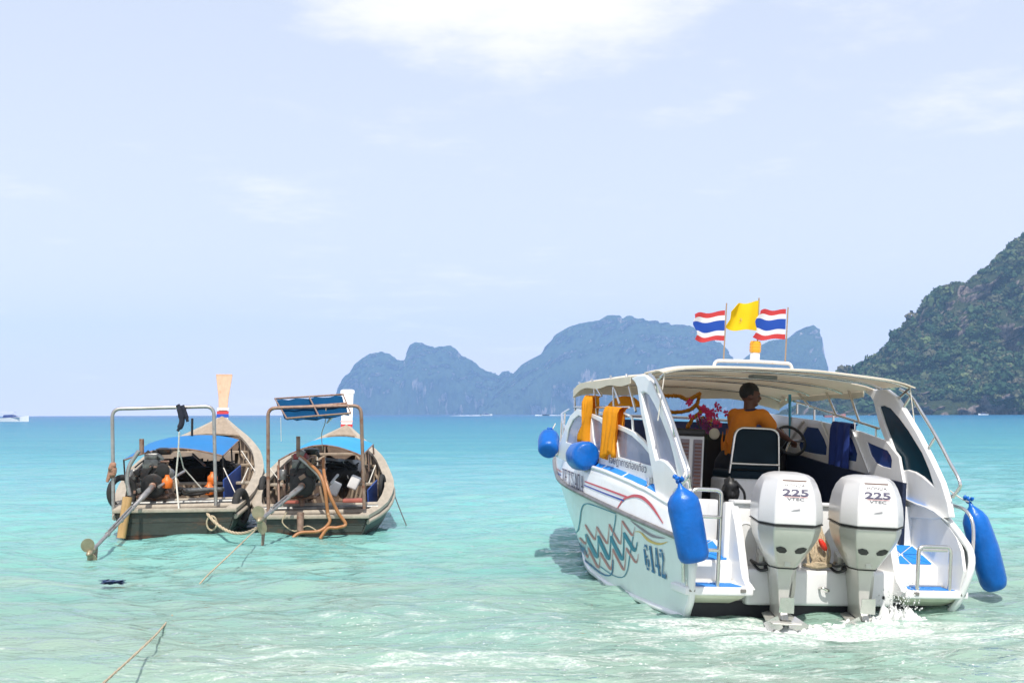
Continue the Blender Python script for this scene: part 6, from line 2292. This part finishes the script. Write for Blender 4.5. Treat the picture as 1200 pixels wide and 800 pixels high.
sA = F1.w(F1.hit(243, 602, 1, -.05))
eB = F2.w(F2.hit(302, 618, 1, -1.45))
d1 = (eB - sA)
Pm = [sA + d1 * t - Vector((0, 0, .16 * 4 * t * (1 - t))) for t in np.linspace(0, 1, 8)]
wrope(Pm, .022, 'tan rope slung from the pale-stemmed longtail to the other propeller', n=5)
rl = []
for px_, py_, z_ in ((276, 643, .20), (258, 660, .10), (243, 674, .03), (226, 693, -.06), (205, 717, -.06), (190, 735, .03), (180, 746, .12), (150, 774, .18), (118, 803, .24), (60, 860, .42)):
    q = pix_ray(px_, py_)
    rl.append(Vector((0, 0, CAM_H)) + q * ((z_ - CAM_H) / q.z))
wrope([eB] + rl, .0085, 'long tan mooring rope dipping into the shallow water toward the beach', n=6)
lp = F1.w(F1.hit(248, 606, 1, -.1))
ring = [lp + Vector((.07 * math.cos(a), 0, -.08 + .10 * math.sin(a))) for a in np.linspace(0, 2 * math.pi, 17)[:-1]]
o = MB().tube([p - lp for p in ring], .014, 6, closed=True).build('rope_loop', ROPEM, None, 60)
o.location = lp
tag(o, 'small tan rope loop at the transom corner of the pale-stemmed longtail', 'rope')
ga = F2.w(F2.hit(455, 560, 1, 2.6))
gb = at(477, 588, 20.5)
gb.z = -.05
o = MB().tube([p - ga for p in sag(ga, gb, .02, 4)], .009, 5).build('anchor_line', BLACKP, None, 60)
o.location = ga
tag(o, 'thin dark anchor line running into the water from the white-stemmed longtail', 'rope')

# ------------------------------------------------------------------ floating litter
dbp = at(133, 685, 1.75 * FPX / (685 - 486.6))
dm = MB()
for k in range(6):
    g = [[Vector((x * .09 + random.uniform(-.02, .02), y * .05, .015 * math.sin(x * 4 + k) + .012)) + Vector((random.uniform(-.05, .05), random.uniform(-.04, .04), .004 * k)) for x in (-1, -.4, .3, 1)] for y in (-1, 0, 1)]
    dm.sheet(g, .004)
o = dm.build('plastic_scrap', mat('dark_blue_plastic', (.01, .03, .10), .35), None, 40)
o.location = (dbp.x, dbp.y, .01)
tag(o, 'scrap of dark blue plastic floating in the open shallows', 'litter')
db2 = at(472, 712, 1.75 * FPX / (712 - 485.5))
o = MB().sheet([[Vector((x * .06, y * .02, .01 * math.sin(x * 5))) for x in (-1, -.4, .3, 1)] for y in (-1, 0, 1)], .003).build('plastic_scrap', mat('pale_red_plastic', (.5, .12, .10), .5), None, 40)
o.location = (db2.x, db2.y, .02)
tag(o, 'strip of pale red plastic floating near the surf foam', 'litter')

# ------------------------------------------------------------------ churned water at the motors
FOAM = mat('foam_white', (.82, .84, .82), .6, var=.08, scale=20, transl=.2)
sp = MB()
r3 = random.Random(4)
cents = [SB.w((-.46, -.62, 0)), SB.w((.24, -.62, 0)), SB.w((.58, -.46, 0))]
nx_, ny_ = 150, 64
x0_, x1_, y0_, y1_ = cents[0].x - .7, cents[2].x + .75, cents[0].y - .45, cents[2].y + .35
gv = []
for j in range(ny_):
    for i in range(nx_):
        x = x0_ + (x1_ - x0_) * i / (nx_ - 1)
        y = y0_ + (y1_ - y0_) * j / (ny_ - 1)
        fall = 0
        for c, hgt, rx, ry in ((cents[0], .05, .34, .16), (cents[1], .075, .38, .18), (cents[2], .17, .20, .16)):
            dd = ((x - c.x) / rx) ** 2 + ((y - c.y) / ry) ** 2
            fall = max(fall, hgt * math.exp(-dd))
        n_ = noise.fractal(Vector((x * 7, y * 9, 3.1)), .6, 2.2, 6) * .9 + .35 + .35 * noise.noise(Vector((x * 45, y * 45, 1)))
        z = -.07 + fall * (.1 + 1.6 * max(0, n_)) + .012 * noise.noise(Vector((x * 30, y * 30, 7)))
        gv.append((x, y, z))
sp.add(gv, grid_faces(ny_, nx_).tolist())
hot = cents[2]
for k in range(170):
    vz = abs(r3.gauss(0, 1)) * .12 + .05
    p = Vector((hot.x + r3.gauss(0, .08) + vz * r3.uniform(-.3, .4), hot.y + r3.gauss(0, .05), vz))
    sp.ball(p, r3.uniform(.002, .0065), 1, (1, 1, 1.6), jit=.3)
o = sp.build('splash_foam', FOAM, None, 60)
tag(o, 'white splashing foam around the outboard legs', None, None, 'stuff')

# ------------------------------------------------------------------ haze over the bay
HZ = bpy.data.materials.new('haze_air')
HZ.use_nodes = True
HZ.node_tree.nodes.clear()
ho = HZ.node_tree.nodes.new('ShaderNodeOutputMaterial')
hv = HZ.node_tree.nodes.new('ShaderNodeVolumePrincipled')
hv.inputs['Color'].default_value = (0.42, 0.66, 1.0, 1)
hv.inputs['Density'].default_value = 0.00016
hv.inputs['Anisotropy'].default_value = 0.0
HZ.node_tree.links.new(hv.outputs[0], ho.inputs['Volume'])
hb = MB().box((0, 2620, 190), (9600, 5500, 386)).build('haze', HZ)
tag(hb, 'thin blue sea haze over the bay', None, None, 'stuff')
